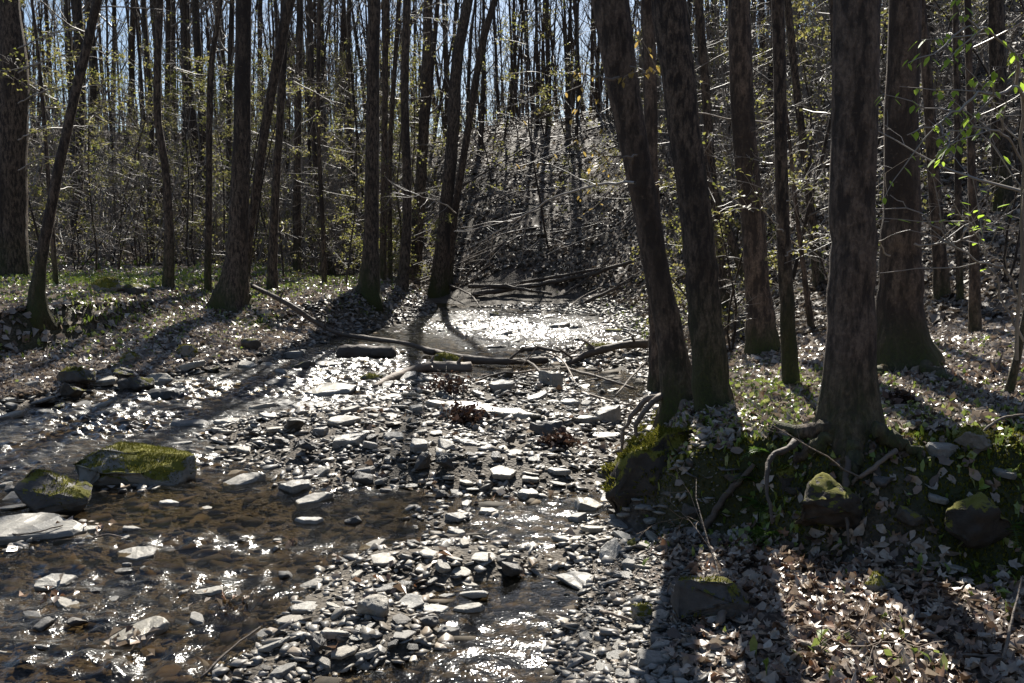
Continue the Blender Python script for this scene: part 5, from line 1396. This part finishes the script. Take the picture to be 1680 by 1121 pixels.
def _hang(lb, r_, e, nl, ls, droop):
    for q in range(r_.integers(1, nl + 1)):
        az = r_.uniform(0, 6.28); d = np.array([math.cos(az) * .7, math.sin(az) * .7, -.8 if droop else -.2]); d /= np.linalg.norm(d)
        s = ls * r_.uniform(.6, 1.2); sd_ = np.cross(d, [0, 0, 1.]) ; sd_ /= np.linalg.norm(sd_); nn_ = np.cross(sd_, d)
        a = e + r_.normal(size=3) * .01
        v = [a, a + d * s * .35 + sd_ * s * .22 + nn_ * s * .06, a + d * s * .7 + sd_ * s * .16 + nn_ * s * .05, a + d * s, a + d * s * .7 - sd_ * s * .16 + nn_ * s * .05, a + d * s * .35 - sd_ * s * .22 + nn_ * s * .06, a + d * s * .5]
        lb.add(v, None, [[0, 1, 6], [1, 2, 6], [2, 3, 6], [3, 4, 6], [4, 5, 6], [5, 0, 6]])
reach(tA, [(1042, 300, 6.0), (980, 304, 6.4), (920, 320, 6.8), (860, 352, 7.0), (810, 385, 7.2), (760, 412, 7.3)], .011, 'pale_twig', 'gold_leaf', 0, .04, 11, 8)
reach(tA, [(1045, 255, 5.8), (1010, 258, 5.7), (970, 245, 5.6), (938, 236, 5.5)], .008, 'twig', 'gold_leaf', 2, .042, 12, 3, droop=True)
reach(tA, [(1015, 130, 5.7), (985, 128, 5.6), (955, 122, 5.5), (932, 118, 5.4)], .008, 'twig', 'gold_leaf', 2, .042, 13, 3, droop=True)
reach(tA, [(1035, 110, 5.7), (1060, 118, 5.6), (1082, 112, 5.5)], .007, 'twig', 'gold_leaf', 2, .05, 14, 2, droop=True)
tD = find('slim tree leaning left behind the furrowed trunk')
reach(tD, [(1165, 335, 8.2), (1110, 300, 8.0), (1060, 300, 7.8), (1000, 308, 7.6)], .008, 'pale_twig', 'gold_leaf', 1, .05, 15, 4)
tE = find('dark leaning young trunk at the right frame edge')
reach(tE, [(1668, 590, 5.0), (1680, 300, 4.6), (1670, 120, 4.3), (1620, 52, 4.1), (1580, 40, 4.0)], .012, 'pale_twig', 'green_leaf', 3, .055, 16, 7, droop=True)
reach(tE, [(1680, 480, 4.8), (1690, 180, 4.4), (1640, 150, 4.2), (1590, 165, 4.1), (1540, 200, 4.0), (1488, 222, 4.0)], .010, 'pale_twig', 'green_leaf', 3, .05, 17, 5, droop=True)
reach(tE, [(1690, 420, 4.6), (1672, 260, 4.4), (1630, 215, 4.2), (1570, 212, 4.2), (1530, 225, 4.1)], .008, 'pale_twig', 'green_leaf', 3, .05, 18, 4, droop=True)
reach(tE, [(1685, 500, 4.9), (1640, 440, 4.8), (1590, 420, 4.7), (1520, 360, 4.6), (1460, 320, 4.6)], .009, 'pale_twig', 'green_leaf', 0, .07, 19, 7)
reach(tE, [(1680, 560, 5.0), (1640, 480, 4.9), (1600, 380, 4.8), (1560, 350, 4.8)], .008, 'pale_twig', 'green_leaf', 1, .06, 20, 7)
reach(tC, [(1500, 400, 6.3), (1560, 400, 6.2), (1620, 370, 6.0), (1680, 330, 5.9)], .009, 'pale_twig', 'green_leaf', 0, .06, 21, 8)
reach(tC, [(1460, 420, 6.4), (1420, 380, 6.2), (1380, 390, 6.0)], .007, 'pale_twig', 'green_leaf', 0, .06, 22, 4)
tF = find('slim dark tree nearly upright before the tall bent tree')
reach(tF, [(1285, 380, 6.1), (1250, 345, 6.0), (1205, 335, 5.9)], .006, 'pale_twig', 'young_leaf', 2, .045, 23, 4)
reach(tF, [(1290, 330, 6.1), (1330, 300, 6.0), (1375, 270, 6.0)], .006, 'pale_twig', 'young_leaf', 1, .045, 24, 5)
reach(tF, [(1288, 420, 6.1), (1330, 400, 6.1), (1372, 380, 6.1)], .006, 'pale_twig', 'young_leaf', 2, .045, 25, 5)
tG = find('stem leaning right away from the darkest trunk of the clump')
reach(tG, [(748, 350, 14.5), (720, 330, 14.0), (680, 322, 13.6), (640, 318, 13.4)], .012, 'pale_twig', 'young_leaf', 0, .05, 26, 10)
reach(tG, [(745, 380, 14.5), (790, 372, 14.2), (840, 350, 14.0)], .010, 'pale_twig', 'young_leaf', 0, .05, 27, 8)
tH = find('thick dark tree with a forking stem at the far left edge')
for k, (y0_, y1_) in enumerate([(60, 20), (100, 75), (150, 130), (210, 180), (260, 250)]):
    reach(tH, [(30, y0_ + 20, 15), (70, y0_, 13.5), (120, (y0_ + y1_) / 2, 12.5), (165 + 12 * k, y1_, 12)], .012, 'twig', 'young_leaf', 3, .075, 40 + k, 8)

# thick moss growing out of the mossy stones and root masses
def fuzz(o, per_m2, hmax, top=.25, seed=0):
    r_ = np.random.default_rng(seed); me = o.data; me.calc_loop_triangles()
    v = np.array([x.co[:] for x in me.vertices]) * np.array(o.scale); t = np.array([x.vertices[:] for x in me.loop_triangles])
    A, B_, C_ = v[t[:, 0]], v[t[:, 1]], v[t[:, 2]]; cr = np.cross(B_ - A, C_ - A); ar = np.linalg.norm(cr, axis=1) / 2; nn_ = cr / (2 * ar[:, None] + 1e-12)
    n = int(ar.sum() * per_m2); i_ = r_.choice(len(t), n, p=ar / ar.sum()); u, w = r_.random(n), r_.random(n); s = u + w > 1; u[s], w[s] = 1 - u[s], 1 - w[s]
    P = A[i_] + (B_[i_] - A[i_]) * u[:, None] + (C_[i_] - A[i_]) * w[:, None]; Nn = nn_[i_]
    rot = np.array(o.rotation_euler.to_matrix()); upz = (Nn @ rot.T)[:, 2]
    q = fbm(P[:, 0] * 7 + seed, P[:, 1] * 7 + P[:, 2] * 5, 200 + seed, 3)
    keep = upz + q * 2.6 > top
    P, Nn = P[keep], Nn[keep]; n = len(P)
    if n < 10: return
    d = Nn + r_.normal(size=(n, 3)) * .5; h = (hmax * r_.uniform(.4, 1, n))[:, None]; sd_ = np.cross(d, r_.normal(size=(n, 3))); sd_ /= np.linalg.norm(sd_, axis=1)[:, None]
    V = np.stack([P - sd_ * h * .35 - Nn * .003, P + sd_ * h * .35 - Nn * .003, P + d * h], 1) / np.array(o.scale)
    mb = MB(); mb.add(V.reshape(-1, 3), None, np.arange(n * 3).reshape(-1, 3)); tag(mb.build('moss', M['moss'], o), kind='stuff')
for k, o in enumerate([o for o in list(scene.objects) if o.type == 'MESH' and o.data.materials and o.data.materials[0] in (M['mossy_stone'], M['mossy_dark']) and (o.parent is None) and o.name.split('.')[0] in ('mossy_boulder', 'mossy_rock', 'boulder')]):
    dist = o.location.length
    dark = o.data.materials[0] == M['mossy_dark']
    fuzz(o, 16000 if dist < 8 else 5000, .013 if dist < 8 else .022, .95 if dark else .36, k)
fuzz(mm, 15000, .022, .3, 90); fuzz(mm2, 12000, .02, .1, 91)

# ------------------------------------------------------------------ labels that single out background trees, saplings and loose stones
bpy.context.view_layer.update()
POSTS = [(20, 'forking left edge tree'), (84, 'leaning bank tree'), (270, 'curved slim tree'), (343, 'slim straight tree'), (390, 'thick left bank tree'), (450, 'straight dark tree'), (489, 'reddish straight tree'),
         (530, 'kinked slender tree'), (608, 'thick brown clump trunk'), (690, 'reddish clump trunk'), (735, 'darkest clump trunk'), (1060, 'big leaning trunk'), (1140, 'furrowed trunk'), (1235, 'tall bent tree'),
         (1288, 'slim dark tree'), (1396, 'thickest upright trunk'), (1478, 'broad based trunk'), (1534, 'grey leaning tree'), (1597, 'slim pole tree')]
def gap(px):
    if px < 20: return None
    for a in range(len(POSTS) - 1):
        if POSTS[a][0] <= px < POSTS[a + 1][0]: return 'between the %s and the %s' % (POSTS[a][1], POSTS[a + 1][1])
    return 'right of the slim pole tree'
def relabel(objs, words, rest, size):
    gaps = {}
    for o in objs:
        p = o.location; px, py, f = to_px(p.x, p.y, p.z)
        g_ = gap(float(px))
        if g_: gaps.setdefault(g_, []).append((-size(o) / f, o))
    for g_, lst in gaps.items():
        lst.sort(key=lambda q: q[0])
        for k, (_, o) in enumerate(lst):
            if k < len(words): o['label'] = words[k] + ' ' + g_
            else: o['label'] = rest + ' ' + g_; o['group'] = rest + 's ' + g_
relabel([o for o in scene.objects if str(o.get('group', '')).startswith('trees ')], ['thickest looking background tree', 'second thickest background tree', 'third thickest background tree'], 'thin far tree', lambda o: max(c.dimensions.x for c in o.children if c.name.startswith('trunk')))
relabel([o for o in scene.objects if o.get('category') == 'sapling'], ['tallest looking sapling', 'second tallest sapling'], 'low twiggy sapling', lambda o: o.scale.z * max(c.dimensions.z for c in o.children))
ALIAS = [('large boulder capped', 'large moss capped boulder'), ('dark blocky boulder', 'dark blocky boulder'), ('broad flat grey slab at', 'broad flat grey slab'), ('flat grey stone with a twig', 'lone flat stone with a twig'), ('rounded pale stone with wet', 'rounded pale stone'),
         ('tilted pale slab with brown', 'tilted pale slab with leaves'), ('pale angular slab with a shaded', 'pale angular slab by the pool'), ('dark rectangular', 'dark rectangular boulder'), ('large pale slab at', 'large pale slab by the rapid'), ('long pale slab', 'long pale slab'), ('rounded dark brown', 'rounded dark brown boulder'),
         ('dark angular block tilted', 'dark angular block'), ('blue grey angular', 'blue grey angular slab'), ('very pale thin', 'very pale thin plate'), ('block covered', 'bright mossy block'), ('grey slab propped', 'slab propped on the driftwood'), ('pale block standing', 'pale block in the pool'),
         ('pale square block', 'pale square block'), ('big grey slab leaning', 'big leaning grey slab'), ('wide grooved', 'wide grooved slab'), ('broad mossy rock', 'broad mossy rock'), ('smooth grey slab at the near', 'smooth grey slab of the right bank foot'), ('rounded pale cobble', 'rounded pale cobble'), ('pale triangular slab', 'pale triangular slab'),
         ('long dark stone', 'long dark stone'), ('flat grey round', 'flat grey round slab'), ('tan stone in the water', 'tan stone by the near pool'), ('pale triangular stone', 'pale triangular stone'), ('grey boulder with a mossy', 'mossy crowned grey boulder'), ('mossy dark boulder on', 'mossy dark shore boulder'),
         ('black flat stone', 'black flat stone upstream'), ('dark boulder in the bright', 'dark boulder upstream'), ('long tan slab', 'long tan slab'), ('grey slab at the left tip', 'grey slab at the bar tip'), ('bluish flat slab', 'bluish flat slab')]
heroes = []
for o in scene.objects:
    l = str(o.get('label', ''))
    if o.parent is None and o.type == 'MESH' and not o.get('group'):
        for s_, al in ALIAS:
            if l.startswith(s_):
                px, py, f = to_px(*o.location); heroes.append((float(px), float(py), al)); break
best = {}
for o in scene.objects:
    if str(o.get('group', '')).startswith('stones '):
        px, py, f = to_px(*o.location)
        for hx, hy, al in heroes:
            dx, dy = float(px) - hx, (float(py) - hy) * 1.8
            d_ = math.hypot(dx, dy)
            if d_ < 130:
                side = ('just right of' if dx > 0 else 'just left of') if abs(dx) > abs(dy) else ('just in front of' if dy > 0 else 'just behind')
                if best.get((al, side), (1e9,))[0] > d_: best[(al, side)] = (d_, o)
done_ = set()
for (al, side), (d_, o) in sorted(best.items(), key=lambda q: q[1][0]):
    if o.name in done_: continue
    done_.add(o.name)
    tone = {'pale_slate': 'pale flat stone', 'slate': 'grey flat stone', 'dark_stone': 'dark stone'}.get(o.data.materials[0].name, 'mossy stone')
    o['label'] = '%s %s the %s' % (tone, side, al)
